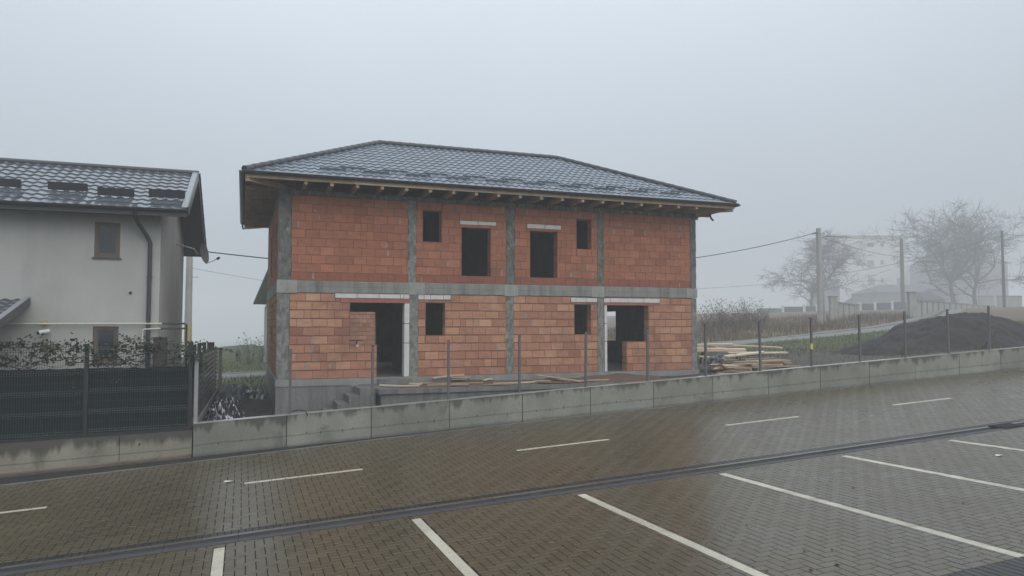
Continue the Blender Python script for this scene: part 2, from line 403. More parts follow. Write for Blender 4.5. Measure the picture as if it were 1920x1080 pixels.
def groundm():
    t=NT('field_ground'); pos=t.node('ShaderNodeSeparateXYZ',{0:t.coord()})
    x,y=pos.outputs[0],pos.outputs[1]
    n=t.noise(.55,6,.6); n2=t.noise(6.,6,.7); n3=t.noise(.16,3)
    mixn=t.math('ADD',t.math('MULTIPLY',n,.45),t.math('MULTIPLY',n2,.55))
    green=t.ramp(mixn,[(.3,(.042,.055,.02)),(.55,(.078,.10,.036)),(.75,(.13,.135,.06))])
    dry=t.ramp(mixn,[(.3,(.070,.050,.030)),(.7,(.165,.125,.080))])
    dirt=t.ramp(mixn,[(.3,(.030,.026,.022)),(.7,(.095,.082,.068))])
    wob=t.math('MULTIPLY',t.math('SUBTRACT',n,.5),5.)
    # dry grass past the track on the right-hand side
    kd=t.math('MULTIPLY',t.ramp(t.math('MULTIPLY_ADD',t.math('ADD',y,wob),.1,-3.45),[(.0,0.),(.25,1.)]),t.ramp(t.math('MULTIPLY_ADD',x,.1,-.8),[(.0,0.),(.5,1.)]))
    col=t.mix(kd,green,dry)
    # trodden building plot
    yl=t.math('MULTIPLY_ADD',t.math('ADD',y,t.math('MULTIPLY',wob,.8)),.1,-2.55)
    kl=t.ramp(yl,[(.0,1.),(.45,0.)])
    kl=t.math('MULTIPLY',kl,t.ramp(t.math('ADD',t.math('MULTIPLY_ADD',x,-.05,1.6),t.math('SUBTRACT',n,.5)),[(.15,.55),(.6,1.)]))
    col=t.mix(kl,col,dirt)
    kp=t.math('MULTIPLY',t.ramp(t.math('MULTIPLY_ADD',y,.1,-1.9),[(0.,1.),(.62,1.),(.85,0.)]),t.ramp(t.math('MULTIPLY_ADD',x,.1,.3),[(0.,1.),(.9,1.),(1.,0.)]))
    col=t.mix(t.math('MULTIPLY',kp,.9),col,t.ramp(mixn,[(.3,(.014,.012,.011)),(.7,(.045,.038,.033))]))
    return t.fin(col,.9,t.bump(t.math('ADD',n2,n),.8,.08))
struct(g,'ground',groundm(),'wet rough ground of grass and bare soil',smooth=True)

def paver_mat(name,stops,rough,spec=.5):
    t=NT(name); col=t.ramp(t.attr('tint'),stops)
    n=t.noise(.45,5,.6); n2=t.noise(45.,4,.65); n3=t.noise(3.1,4,.6)
    col=t.mix(1.,col,t.ramp(n,[(.3,.84),(.7,1.16)]),'MULTIPLY'); col=t.mix(1.,col,t.ramp(n2,[(.3,.82),(.7,1.2)]),'MULTIPLY')
    col=t.mix(t.ramp(n3,[(.5,0.),(.75,.35)]),col,(.070,.051,.022))
    r=t.ramp(t.math('ADD',t.math('MULTIPLY',n,.6),t.math('MULTIPLY',n3,.4)),[(.35,rough*.72),(.68,rough*1.3)])
    return t.fin(col,r,None,0.,spec)
M['paver']=paver_mat('wet_block_paving',[(0.,(.058,.045,.021)),(.5,(.068,.053,.026)),(1.,(.077,.060,.030))],.32,.6)
M['paver_dark']=paver_mat('dark_block_paving',[(0.,(.012,.0115,.010)),(1.,(.022,.021,.019))],.4,.3)
M['paver_white']=paver_mat('white_block_paving',[(0.,(.43,.40,.32)),(1.,(.50,.475,.39))],.4)
M['joint']=simple('joint_sand',(.026,.020,.012),.9,.3,20.,.2,.004,0.,.1)
M['drain']=concrete('drain_concrete',(.046,.046,.048),(.022,.022,.023),2.5,.5,.6)

def paver_mesh(name, rects, zf, mat, parent, seed=1, gap=.0052, cham=.0034, drop=.0048, jz=.0005, tilt=.0070):
    """rects: n x 4 array x0,x1,y0,y1 -> one mesh of chamfered blocks, tint per block"""
    r=np.asarray(rects,float); n=len(r); rng=np.random.default_rng(seed)
    x0,x1,y0,y1=r[:,0]+gap,r[:,1]-gap,r[:,2]+gap,r[:,3]-gap
    cx=(x0+x1)/2; cy=(y0+y1)/2; zc=zf(cx,cy)+rng.normal(0,jz,n)
    tx=SL+rng.normal(0,tilt,n); ty=(zf(cx,cy+.05)-zf(cx,cy-.05))/.1+rng.normal(0,tilt,n)
    V=np.zeros((n,8,3))
    for k,(X,Y) in enumerate(((x0+cham,y0+cham),(x1-cham,y0+cham),(x1-cham,y1-cham),(x0+cham,y1-cham),(x0,y0),(x1,y0),(x1,y1),(x0,y1))):
        V[:,k,0]=X; V[:,k,1]=Y; V[:,k,2]=zc+(X-cx)*tx+(Y-cy)*ty-(drop if k>3 else 0.)
    off=np.array(parent['wloc'] if parent is not None else (0,0,0)); V-=off
    fp=np.array([(0,1,2,3),(4,5,1,0),(5,6,2,1),(6,7,3,2),(7,4,0,3)])
    F=(fp[None]+8*np.arange(n)[:,None,None]).reshape(-1)
    me=bpy.data.meshes.new(name); me.vertices.add(n*8); me.vertices.foreach_set('co',V.reshape(-1))
    me.loops.add(n*20); me.loops.foreach_set('vertex_index',F.astype(np.int32))
    me.polygons.add(n*5); me.polygons.foreach_set('loop_start',(np.arange(n*5)*4).astype(np.int32))
    me.polygons.foreach_set('loop_total',np.full(n*5,4,np.int32))
    me.update(calc_edges=True); me.shade_flat(); me.materials.append(mat)
    t=me.attributes.new('tint','FLOAT','FACE'); t.data.foreach_set('value',np.repeat(np.clip(rng.normal(.5,.24,n),.01,1),5))
    o=bpy.data.objects.new(name,me); COL.objects.link(o); o['wloc']=tuple(float(c) for c in off)
    if parent is not None: o.parent=parent
    return o
def herring(x0,x1,y0,y1,c=.128):
    ni=int(math.ceil((x1-x0)/c))+3; nj=int(math.ceil((y1-y0)/c))+3
    I,J=np.meshgrid(np.arange(-2,ni),np.arange(-2,nj),indexing='ij'); I=I.ravel(); J=J.ravel()
    k=(I-J)%4; h=k==0; v=k==3
    A=np.stack([x0+I[h]*c,x0+(I[h]+2)*c,y0+J[h]*c,y0+(J[h]+1)*c],1)
    B=np.stack([x0+I[v]*c,x0+(I[v]+1)*c,y0+J[v]*c,y0+(J[v]+2)*c],1)
    r=np.concatenate([A,B])
    r[:,0]=np.maximum(r[:,0],x0); r[:,1]=np.minimum(r[:,1],x1); r[:,2]=np.maximum(r[:,2],y0); r[:,3]=np.minimum(r[:,3],y1)
    return r[((r[:,1]-r[:,0])>.03)&((r[:,3]-r[:,2])>.03)]
def cut(r,bx0,bx1,by0,by1):
    """trim blocks back from a rectangle"""
    hit=(r[:,0]<bx1-.005)&(r[:,1]>bx0+.005)&(r[:,2]<by1-.005)&(r[:,3]>by0+.005)
    keep=r[~hit]; h=r[hit]; out=[keep]
    for q in h:
        for s in ((q[0],bx0,q[2],q[3]),(bx1,q[1],q[2],q[3]),(max(q[0],bx0),min(q[1],bx1),q[2],by0),(max(q[0],bx0),min(q[1],bx1),by1,q[3])):
            if s[1]-s[0]>.025 and s[3]-s[2]>.025: out.append(np.array([s]))
    return np.concatenate(out)
zl=lambda x,y: -3.02+SL*x+.015*(y-18.7)
zp=lambda x,y: -3.1265+SL*x-.022*(y-11.6)
# the lane
road=MB(); ex=[-60,-30,-14,-8,-4.56,-2,0,3,6,9,14,20,30,60,128]
road.grid([[(x,11.86,zl(x,11.86)-.0040) for x in ex],[(x,edge_y(max(x,-12))-.02,zl(x,edge_y(max(x,-12)))-.0040) for x in ex]])
road=struct(road,'road',M['joint'],'block paved lane climbing to the right, wet, with a dashed centre line')
r=herring(-12,40,12.05,18.65)
ey=np.array([edge_y(x) for x in (r[:,0]+r[:,1])/2])-.03
r[:,3]=np.minimum(r[:,3],ey); r=r[(r[:,3]-r[:,2])>.02]
dash=[(-5.45,-3.2),(.08,2.36),(5.70,7.98),(11.2,13.42),(16.6,18.78),(22.1,24.35),(27.6,29.85)]
for a,b in dash: r=cut(r,a,b,15.15,15.27)
paver_mesh('paving',r,zl,M['paver'],road,1)
for a,b in dash:
    n=9; st=(b-a)/n
    paver_mesh('lane_marking',[(a+i*st,a+(i+1)*st,15.15,15.27) for i in range(n)],lambda x,y: zl(x,y)+.001,M['paver_white'],road,int(a*10)+90,.003,.003)
# soldier course and light course beside the drain
n=int(54/.2)
paver_mesh('edge_course',[(-12+i*.1,-12+(i+1)*.1,11.86,12.05) for i in range(520)],zl,M['paver_dark'],road,3)
# parking
park=MB(); ex2=[-60,-12,0,12,24,60,128]
park.grid([[(x,y,zp(x,y)-.0040) for x in ex2] for y in (-30,0,11.42)])
park=struct(park,'parking_area',M['joint'],'block paved parking bays between white lines, wet')
stall=[-.25+2.8*i for i in range(-1,8)]
r=herring(-9,26,5.78,11.38)
for s in stall: r=cut(r,s-.075,s+.075,5.78,11.2)
paver_mesh('paving',r,zp,M['paver'],park,5)
paver_mesh('edge_course',[(-9+i*.1,-9+(i+1)*.1,5.38,5.78) for i in range(350)],zp,M['paver_dark'],park,6)
r=herring(-6,16,2.4,5.38); paver_mesh('paving',r,zp,M['paver'],park,8)
for k,s in enumerate(stall):
    paver_mesh('bay_marking',[(s-.075,s+.075,max(5.78,11.2-(i+1)*.25),11.2-i*.25) for i in range(22)],lambda x,y: zp(x,y)+.001,M['paver_white'],park,20+k,.0032,.003)
# drain channel: light kerb course, dished gutter
dt=thing('drainage_channel','long dished concrete drainage channel between the lane and the parking bays','drain',(0,11.6,-3.13))
def strip(y0,y1,dz0,dz1,step,a0=-14,a1=60):
    mb=MB(); x=a0
    while x<a1:
        b=min(x+step,a1)-.006
        zz=lambda X,Y,d: zl(X,11.86)+d
        mb.quad((x,y0,zz(x,y0,dz0)),(b,y0,zz(b,y0,dz0)),(b,y1,zz(b,y1,dz1)),(x,y1,zz(x,y1,dz1)),R.random()*.8+.1); x+=step
    return mb
strip(11.755,11.855,.000,.000,.5).build('kerb_course',tinted('pale_kerb',[(0.,(.075,.069,.055)),(1.,(.115,.106,.088))],.3,.2,6.),dt)
ch=MB(); prof=[(11.752,.0),(11.745,-.04),(11.70,-.060),(11.64,-.070),(11.58,-.060),(11.53,-.035),(11.522,.002),(11.395,.004),(11.390,-.03)]
x=-14.
while x<60:
    b=x+1.-.008
    ch.grid([[(X,py,zl(X,11.86)+pz) for py,pz in prof] for X in (x,b)],.5); x+=1.
ch.build('channel',M['drain'],dt)
MB().box(-14,60,11.38,11.86,-4.5,-4.4).build('bed',M['joint'],dt)
gr=thing('drain_grate','small dark iron gully grate at the upper end of the drain','grate',(15.9,11.6,zl(15.9,11.6)))
mb=MB()
for i in range(9): mb.bar((15.75+i*.07,11.42,zl(15.75+i*.07,11.6)+.015),(15.75+i*.07,11.78,zl(15.75+i*.07,11.6)+.015),.03,.03)
mb.build('bars',M['black'],gr)
mb=MB()
mb.bar((15.7,11.79,zl(15.7,11.6)+.018),(16.36,11.79,zl(16.36,11.6)+.018),.04,.04)
mb.build('frame',M['black'],gr)
# wet gutter strip and kerb along the wall foot
mb=MB(); ex=spaced([(-14,20,.5),(20,44,2)])
mb.grid([[(x,edge_y(max(x,-12))+.04,zl(x,18)-.012+.012*noise.noise(Vector((x*2,0,0)))) for x in ex],[(x,(edge_y(max(x,-12))+18.7)/2,zl(x,18.3)-.02+.02*noise.noise(Vector((x*2,5,0)))) for x in ex],[(x,18.72,zl(x,18.7)-.01) for x in ex]])
struct(mb,'gutter',M['mud'],'dark wet gutter strip along the foot of the concrete wall')
mb=MB(); x=-12.
while x<44:
    b=x+1.; mb.bar((x,edge_y(x)+.0,zl(x,edge_y(x))-.03),(b-.012,edge_y(b)+.0,zl(b,edge_y(b))-.03),.055,.085,tint=.2+.7*R.random()); x+=1.
struct(mb,'kerb',tinted('wet_kerb',[(0.,(.10,.10,.095)),(1.,(.22,.22,.21))],.25,.3,8.),'thin concrete kerb edging the lane below the wall')
# gravel track behind the plot
mb=MB()
rows=[]
for off,dz in ((-1.4,-.02),(-1.05,.05),(-.42,.05),(-.22,.085),(.22,.085),(.42,.05),(1.05,.05),(1.4,-.02)):
    row=[]
    for i,(a,b) in enumerate(PP):
        q0=PP[max(i-1,0)];q1=PP[min(i+1,len(PP)-1)]
        d=Vector((q1[0]-q0[0],q1[1]-q0[1],0)).normalized(); nn=Vector((-d.y,d.x,0))
        o_=off+.12*noise.noise(Vector((a*.6,b*.6,off)))
        X,Y=a+nn.x*o_,b+nn.y*o_; row.append((X,Y,ground_all(X,Y)+.02+dz))
    rows.append(row)
mb.grid(rows)
for i in range(len(mb.f)): mb.m[i]=1 if (i//(len(PP)-1))==3 else 0
struct(mb,'gravel_track',[simple('wet_gravel',(.155,.15,.14),.55,.3,9.,.6,.02),simple('track_verge',(.06,.062,.03),.9,.4,5.)],'pale gravel track running behind the plots and up to the right')

# ------------------------------------------------------------------ retaining wall and fence posts
top=lambda x: -2.265+SL*x
wt=thing('retaining_wall','long low pale concrete retaining wall rising to the right beside the lane','wall',(0,18.8,-2.9))
mb=MB(); J=[-1.04]+[1.05+2.045*i for i in range(19)]
hm_=[]
for i in range(len(J)-1):
    a,b=J[i]+.010,J[i+1]-.010; nx=9; nz=5; j=R.uniform(-.004,.004)
    gp=lambda x,k,y: (x,y,(road_z(x,18.7)-.25)*(1-k)+top(x)*k)
    X=[a+(b-a)*q/(nx-1) for q in range(nx)]
    tn_=R.uniform(.05,1.)
    mb.grid([[gp(x,k/(nz-1),18.7+j) for x in X] for k in range(nz)],tn_)
    mb.grid([[gp(x,k/(nz-1),18.9) for x in reversed(X)] for k in range(nz)])
    mb.quad(gp(a,0,18.9),gp(a,0,18.7+j),gp(a,1,18.7+j),gp(a,1,18.9)); mb.quad(gp(b,0,18.7+j),gp(b,0,18.9),gp(b,1,18.9),gp(b,1,18.7+j))
wl=mb.build('wall_panels',M['wall'],wt,pattr=lambda p:(p[2]-(-3.02+SL*p[0]))/.755)
mb=MB()
for i in range(len(J)-1): mb.bar((J[i]+.02,18.88,top(J[i])-.1-.2),(J[i],18.88,top(J[i])-.7),.06,.02)
mb.box(J[0],J[-1],18.74,18.86,-4,-3.4)
mb=MB()
for i in range(len(J)-1):
    a,b=J[i]+.004,J[i+1]-.004
    mb.add([(a,18.692,top(a)-.004),(b,18.692,top(b)-.004),(b,18.908,top(b)-.004),(a,18.908,top(a)-.004),(a,18.692,top(a)+.014),(b,18.692,top(b)+.014),(b,18.908,top(b)+.014),(a,18.908,top(a)+.014)],
        [(0,3,2,1),(4,5,6,7),(0,1,5,4),(1,2,6,5),(2,3,7,6),(3,0,4,7)],.5)
mb.build('coping',M['coping'],wt)  # thin strip carrying the bright wet line in its colour
mb=MB()
for i in range(len(J)-1):                      # dark filler in the joints
    x=J[i+1]; mb.quad((x-.014,18.715,road_z(x,18.7)-.2),(x+.014,18.715,road_z(x,18.7)-.2),(x+.014,18.715,top(x)-.006),(x-.014,18.715,top(x)-.006))
mb.build('joint_filler',M['joint'],wt)
mb=MB()
for i in range(len(J)-1):
    k=R.choice((3,4,4,5)); 
    for q in range(k):
        x=J[i]+.2+(J[i+1]-J[i]-.4)*(q+.5)/k+R.uniform(-.12,.12); z=-3.02+SL*x+.27+R.uniform(-.03,.03); s=R.uniform(.010,.019)
        c=[(x+s*cos(2*pi*t/7)*.8,18.690,z+s*sin(2*pi*t/7)*1.1) for t in range(7)]
        mb.add(c,[tuple(range(7))]); d=R.choice((0,.02,.05,.08)); 
        if d: mb.quad((x-.006,18.691,z-d),(x+.004,18.691,z-d),(x+.008,18.691,z),(x-.008,18.691,z))
mb.build('tie_holes',simple('tie_hole_stain',(.022,.021,.020),.9,.2),wt)
post_lab=['bare steel fence post on the wall in front of the left house corner','bare steel fence post standing before the sill of the left doorway','bare steel fence post left of the middle column, before scattered planks',
 'bare steel fence post just right of the middle column of the brick house','bare steel fence post in front of the small right ground floor window','bare steel fence post just right of the half walled right doorway',
 'bare steel fence post beside the right corner of the brick house','bare steel fence post in front of the plank pile on the plot','bare steel fence post wrapped with yellow tape on the wall',
 'bare steel fence post directly right of the yellow taped one','bare steel fence post at the left foot of the dark soil heap','bare steel fence post before the left slope of the dark soil heap','bare steel fence post before the right slope of the dark soil heap']
for i,lab in enumerate(post_lab):
    x=1.12+2.005*i; h=1.56+R.uniform(-.02,.02); zt=top(x); ln_=R.uniform(-.012,.012)
    t=thing('fence_post',lab,'fence post',(x,18.8,zt),'bare fence posts along the wall')
    mb=MB(); mb.bar((x,18.8,zt-.15),(x+ln_,18.8+R.uniform(-.02,.02),zt+h),.058,.058,(0,1,0)); mb.build('post',M['steel'],t)
    mb=MB(); mb.bar((x+ln_,18.8,zt+h),(x+ln_,18.8,zt+h+.012),.064,.064,(0,1,0)); mb.build('cap',M['black'],t)
    if i==8:
        mb=MB(); mb.bar((x,18.8,zt+.56),(x,18.8,zt+.74),.082,.076,(0,1,0)); mb.build('tape',M['yellow_tag'],t)
# ------------------------------------------------------------------ brick house under construction
def sub(rects,h):
    out=[]
    for a,b,c,d in rects:
        if b<=h[0]+1e-6 or a>=h[1]-1e-6 or d<=h[2]+1e-6 or c>=h[3]-1e-6: out.append((a,b,c,d)); continue
        if a<h[0]: out.append((a,h[0],c,d))
        if b>h[1]: out.append((h[1],b,c,d))
        a2,b2=max(a,h[0]),min(b,h[1])
        if c<h[2]: out.append((a2,b2,c,h[2]))
        if d>h[3]: out.append((a2,b2,h[3],d))
    return out
def brick_bay(mb,P,u0,u1,z0,z1,holes,bl,bh,rnd,depth=.3,lowtint=0.,reveal=True,fine=True,flip=False):
    """blocks (material 0) on a mortar face (material 1) with real openings and reveals"""
    base=[(u0,u1,z0,z1)]
    for h in holes: base=sub(base,h)
    for a,b,c,d in base:
        mb.quad(P(a,.010,c),P(b,.010,c),P(b,.010,d),P(a,.010,d),.5,1)
        mb.quad(P(b,depth,c),P(a,depth,c),P(a,depth,d),P(b,depth,d),.5,2)
    if reveal:
        inh=lambda u,z: any(h[0]<u<h[1] and h[2]<z<h[3] for h in holes)
        for h in holes:
            a,b,c,d=max(h[0],u0),min(h[1],u1),max(h[2],z0),min(h[3],z1)
            if b-a<.02 or d-c<.02: continue
            nz=max(1,round((d-c)/bh)); st=(d-c)/nz
            for i in range(nz):
                for u,s in ((a,-1),(b,1)):
                    if u0+.01<u<u1-.01 and not inh(u+s*.01,c+(i+.5)*st):
                        zz0,zz1=c+i*st+.004,c+(i+1)*st-.004
                        mb.quad(P(u,.0,zz0),P(u,depth,zz0),P(u,depth,zz1),P(u,.0,zz1),rnd.uniform(.3,.8),0)
            m_=(a+b)/2
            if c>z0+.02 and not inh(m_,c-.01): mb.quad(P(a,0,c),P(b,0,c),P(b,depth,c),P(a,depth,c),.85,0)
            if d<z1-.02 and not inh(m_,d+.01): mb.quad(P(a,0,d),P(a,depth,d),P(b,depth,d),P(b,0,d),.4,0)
    if not fine: return
    smear=[]
    nrow=max(1,round((z1-z0)/bh)); st=(z1-z0)/nrow
    for j in range(nrow):
        off=(0 if j%2 else .5)*bl+rnd.uniform(-.03,.03)
        u=u0-off
        while u<u1:
            a,b=max(u,u0),min(u+bl,u1); u+=bl
            if b-a<.03: continue
            if rnd.random()<.05 and b-a>.3: b2=a+(b-a)*rnd.uniform(.4,.6); parts=[(a,b2),(b2,b)]
            else: parts=[(a,b)]
            for a_,b_ in parts:
                rs=[(a_,b_,z0+j*st,z0+(j+1)*st)]
                for h in holes: rs=sub(rs,h)
                tn=min(1,max(.02,rnd.gauss(.5,.13 if bl<.4 else .15)))
                if j==0: tn*=1-lowtint
                dj=rnd.uniform(0,.004)
                if rnd.random()<.055 or (rnd.random()<.16 and (a_-u0<.7 or u1-a_<.7)): smear.append((a_,z0+j*st))
                for p,q,c,d in rs:
                    if q-p<.015 or d-c<.015: continue
                    g_=.006+rnd.uniform(0,.004); e=.0015
                    gv=g_*(2.1 if bl>.4 else 1.); p2,q2,c2,d2=p+g_,q-g_,c+gv+rnd.uniform(-.003,.003),d-gv+rnd.uniform(-.003,.003)
                    vs=[P(p2,dj,c2),P(q2,dj,c2),P(q2,dj,d2),P(p2,dj,d2),P(p2-e,.010,c2-e),P(q2+e,.010,c2-e),P(q2+e,.010,d2+e),P(p2-e,.010,d2+e)]
                    mb.add(vs,[(0,1,2,3),(4,5,1,0),(5,6,2,1),(6,7,3,2),(7,4,0,3)],tn,0)
    for su,sz in smear:                            # head joints squeezed full of pale mortar
        w2=rnd.uniform(.012,.03); q=(su-w2,su+w2,sz+rnd.uniform(0,.05),sz+st-rnd.uniform(0,.05))
        if any(q[1]>h[0]-.02 and q[0]<h[1]+.02 and q[3]>h[2]-.02 and q[2]<h[3]+.02 for h in holes) or q[0]<u0 or q[1]>u1: continue
        mb.add([P(q[0]+rnd.uniform(-.008,.008),-.001,q[2]),P(q[1],-.001,q[2]+rnd.uniform(0,.02)),P(q[1]+rnd.uniform(-.01,.01),-.001,(q[2]+q[3])/2),P(q[1]-.006,-.001,q[3]),P(q[0]+.006,-.001,q[3]-rnd.uniform(0,.02)),P(q[0]-rnd.uniform(0,.01),-.001,(q[2]+q[3])/2)],[(0,1,2,3,4,5)],.5,3)
D0=21.2; DX0,DX1=.90,14.50; DY1=30.0
H=thing('brick_house','unfinished two storey red brick duplex with dark hipped tile roof and empty window openings','house',(7.7,25.6,-2.4))
PF=lambda u,d,z:(u,D0+d,z)
low_holes=[(3.65,4.60,-1.53,.62),(2.88,3.66,-.59,.62),(2.60,4.60,.62,.745),(2.45,4.60,.74,.885),(4.85,5.85,.725,.87),(5.08,5.67,-.33,.63),
  (9.79,10.72,.705,.85),(9.92,10.50,-.32,.63),(10.97,11.79,-1.53,.62),(11.78,12.62,-.57,.62),(10.97,12.80,.62,.71),(10.97,13.05,.71,.86)]
# reveal only round true openings; block-filled ones are covered by lintels
F_low=[(1.22,4.59),(4.85,7.61),(7.85,10.74),(10.97,14.29)]
F_up=[(1.24,4.54),(4.78,7.61),(7.89,10.75),(10.97,14.26)]
up_holes=[(4.98,5.55,2.46,3.39),(6.18,7.10,1.47,2.93),(6.12,7.28,3.02,3.14),(8.41,9.33,1.47,2.92),(8.30,9.46,3.00,3.14),(10.01,10.53,2.42,3.37)]
bm_lo=[M['brick_lo'],M['mortar_lo'],M['inside'],M['smear']]; bm_up=[M['brick_up'],M['mortar_up'],M['inside'],M['smear']]
rb=random.Random(5)
mb=MB()
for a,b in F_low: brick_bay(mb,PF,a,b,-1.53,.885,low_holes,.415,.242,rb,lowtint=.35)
o=mb.build('brickwork',bm_lo,H); o['label']='mottled tan and red ground floor front brickwork'
mb=MB()
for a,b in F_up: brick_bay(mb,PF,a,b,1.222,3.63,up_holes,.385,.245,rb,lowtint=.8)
o=mb.build('brickwork',bm_up,H); o['label']='even orange red upper floor front brickwork'
# left, right and rear walls
PL=lambda u,d,z:(DX0+d,u,z); PR=lambda u,d,z:(DX1-d,u,z); PB=lambda u,d,z:(u,DY1-d,z)
lh_lo=[(24.6,25.6,-.55,.62)]; lh_up=[(22.35,23.15,1.5,3.0),(26.,26.9,1.6,3.0)]
rh_lo=[(26.42,28.6,-.66,.53)]; bh_lo=[(3.5,5.07,-1.53,.50)]
for (nm,P,a,b,hl,hu) in (('left',PL,21.52,DY1-.3,lh_lo,lh_up),('right',PR,21.52,DY1-.3,rh_lo,[]),('rear',PB,DX0+.0,DX1,bh_lo,[(3.,4.2,1.5,3.),(10.5,11.7,1.5,3.)])):
    mb=MB(); brick_bay(mb,P,a,b,-1.53,.885,hl,.415,.242,rb); mb.build('brickwork',bm_lo,H)
    mb=MB(); brick_bay(mb,P,a,b,1.222,3.63,hu,.385,.245,rb); mb.build('brickwork',bm_up,H)
# concrete frame
def rough_col(x0,x1,y,z0,z1,proud,wob,seed,back=.3):
    """cast column: wavy edges where concrete ran between the blocks"""
    mb=MB(); rr=random.Random(seed); n=max(8,int((z1-z0)/.09)); rows=[]
    for i in range(n+1):
        z=z0+(z1-z0)*i/n
        l=wob*noise.noise(Vector((z*3.1,seed*7.3,0)))*1.3+rr.uniform(-.3,.3)*wob; r_=wob*noise.noise(Vector((z*3.3,seed*3.1,9)))*1.3+rr.uniform(-.3,.3)*wob
        row=[(x0-l-.004,y+.012,z),(x0-l,y-proud*.4,z)]
        for k in range(1,5): row.append((x0+(x1-x0)*k/5+.0,y-proud-.006*noise.noise(Vector((k*2.,z*5,seed))),z))
        row+=[(x1+r_,y-proud*.4,z),(x1+r_+.004,y+.012,z)]; rows.append(row)
    mb.grid(rows); mb.box(x0+.01,x1-.01,y+.012,y+back,z0,z1); return mb
cols_lo=[(.885,1.215),(4.595,4.85),(7.61,7.85),(10.74,10.965),(14.29,14.49)]
for i,(a,b) in enumerate(cols_lo):
    rough_col(a,b,D0,-1.62 if i in(1,2,3) else -1.53,.87,.012,.012,i+1).build('column',M['conc_col'],H,smooth=35)
cols_up=[(.90,1.235),(4.54,4.78),(7.61,7.89),(10.75,10.97),(14.26,14.49)]
for i,(a,b) in enumerate(cols_up):
    o=rough_col(a,b,D0,1.222,3.64,.010,.030 if i in(1,2) else .016,i+11).build('column',M['conc_col_dark'] if i!=1 else M['conc_col'],H,smooth=35)
# side faces of corner columns and the rear columns
for x0,x1 in ((.893,1.19),(14.21,14.497)):
    for z0,z1 in ((-1.53,.88),(1.222,3.64)):
        for ya,yb_ in ((D0+.02,21.52),(DY1-.3,DY1+.012)):
            mb=MB(); mb.box(x0,x1,ya,yb_,z0,z1); mb.build('column',M['conc_col'],H)
# floor beam ring with wider joints over the columns
mb=MB(); n=60
rows=[]
for z,y in ((.885,D0-.012),(.90,D0-.018),(1.05,D0-.016),(1.06,D0-.020),(1.205,D0-.016),(1.222,D0-.006)):
    rows.append([(1.2+(14.3-1.2)*k/n,y-.004*noise.noise(Vector((k*.7,z*9,2))),z+.006*noise.noise(Vector((k*.9,z*4,7)))) for k in range(n+1)])
mb.grid(rows); mb.quad((1.2,D0-.006,1.222),(14.3,D0-.006,1.222),(14.3,D0+.3,1.222),(1.2,D0+.3,1.222)); mb.quad((1.2,D0-.012,.885),(1.2,D0+.3,.885),(14.3,D0+.3,.885),(14.3,D0-.012,.885))
mb.build('floor_beam',M['conc'],H)
for a,b,c,d in ((DX0-.012,DX0+.3,D0+.32,DY1-.31),(DX1-.3,DX1+.012,D0+.32,DY1-.31),(DX0-.012,DX1+.012,DY1-.3,DY1+.012)):
    mb=MB(); mb.box(a,b,c,d,.885,1.222); mb.build('floor_beam',M['conc'],H)
for a,b,c,d in ((.875,1.41,.872,1.235),(4.58,5.04,.872,1.228),(7.54,7.99,.865,1.215),(10.51,10.97,.872,1.215),(14.08,14.51,.895,1.21)):
    mb=MB(); mb.box(a,b,D0-.030,D0+.33,c,d); mb.build('beam_joint',M['conc_form'],H)
# top ring beam, eave shade put into its dark concrete
for a,b,c,d in ((DX0-.005,DX1+.005,D0-.008,D0+.3),(DX0-.005,DX1+.005,DY1-.3,DY1+.008),(DX0-.005,DX0+.3,D0+.3,DY1-.3),(DX1-.3,DX1+.005,D0+.3,DY1-.3)):
    mb=MB(); mb.box(a,b,c,d,3.635,3.775); mb.build('ring_beam',M['conc_col_dark'],H)
# white block lintels and jambs, ceramic lintels
def blocks(name,cuts,z0,z1,slope=0.):
    mb=MB(); rr=random.Random(int(cuts[0]*100))
    for i in range(len(cuts)-1):
        a,b=cuts[i]+.008,cuts[i+1]-.008
        mb.box(a,b,D0-.010-rr.uniform(0,.006),D0+.2,z0+rr.uniform(0,.010),z1-rr.uniform(0,.012),.5,0)
    mb.box(cuts[0]+.01,cuts[-1]-.01,D0+.004,D0+.2,z0,z1,.5,1); return mb.build(name,[M['aac'],M['aac_joint']],H)
blocks('block_lintel',[2.45,3.07,3.70,4.32,4.42,4.593],.745,.88)
blocks('block_lintel',[4.85,5.03,5.22,5.62,5.845],.73,.87)
blocks('block_lintel',[9.79,9.97,10.33,10.725],.705,.85)
blocks('block_lintel',[10.97,11.2,11.84,12.45,13.05],.71,.855)
blocks('block_lintel',[6.12,6.70,7.28],3.02,3.14)
blocks('block_lintel',[8.30,8.90,9.46],3.00,3.14)
for a,b,c,d in ((2.61,4.592,.622,.742),(10.975,12.80,.622,.705)):
    mb=MB(); mb.box(a,b,D0-.002,D0+.3,c,d); mb.build('ceramic_lintel',M['lintel_clay'],H)
def jamb(x0,x1):
    mb=MB(); zz=[-1.53,-.55,.02,.62]
    for i in range(3): mb.box(x0,x1+R.uniform(-.004,.004),D0-.014,D0+.28,zz[i]+.012,zz[i+1]-.010,.5,0)
    mb.box(x0+.012,x1-.012,D0+.01,D0+.27,-1.52,.61,.5,1); mb.build('block_jamb',[M['aac'],M['aac_joint']],H)
jamb(4.445,4.588); jamb(10.985,11.075)
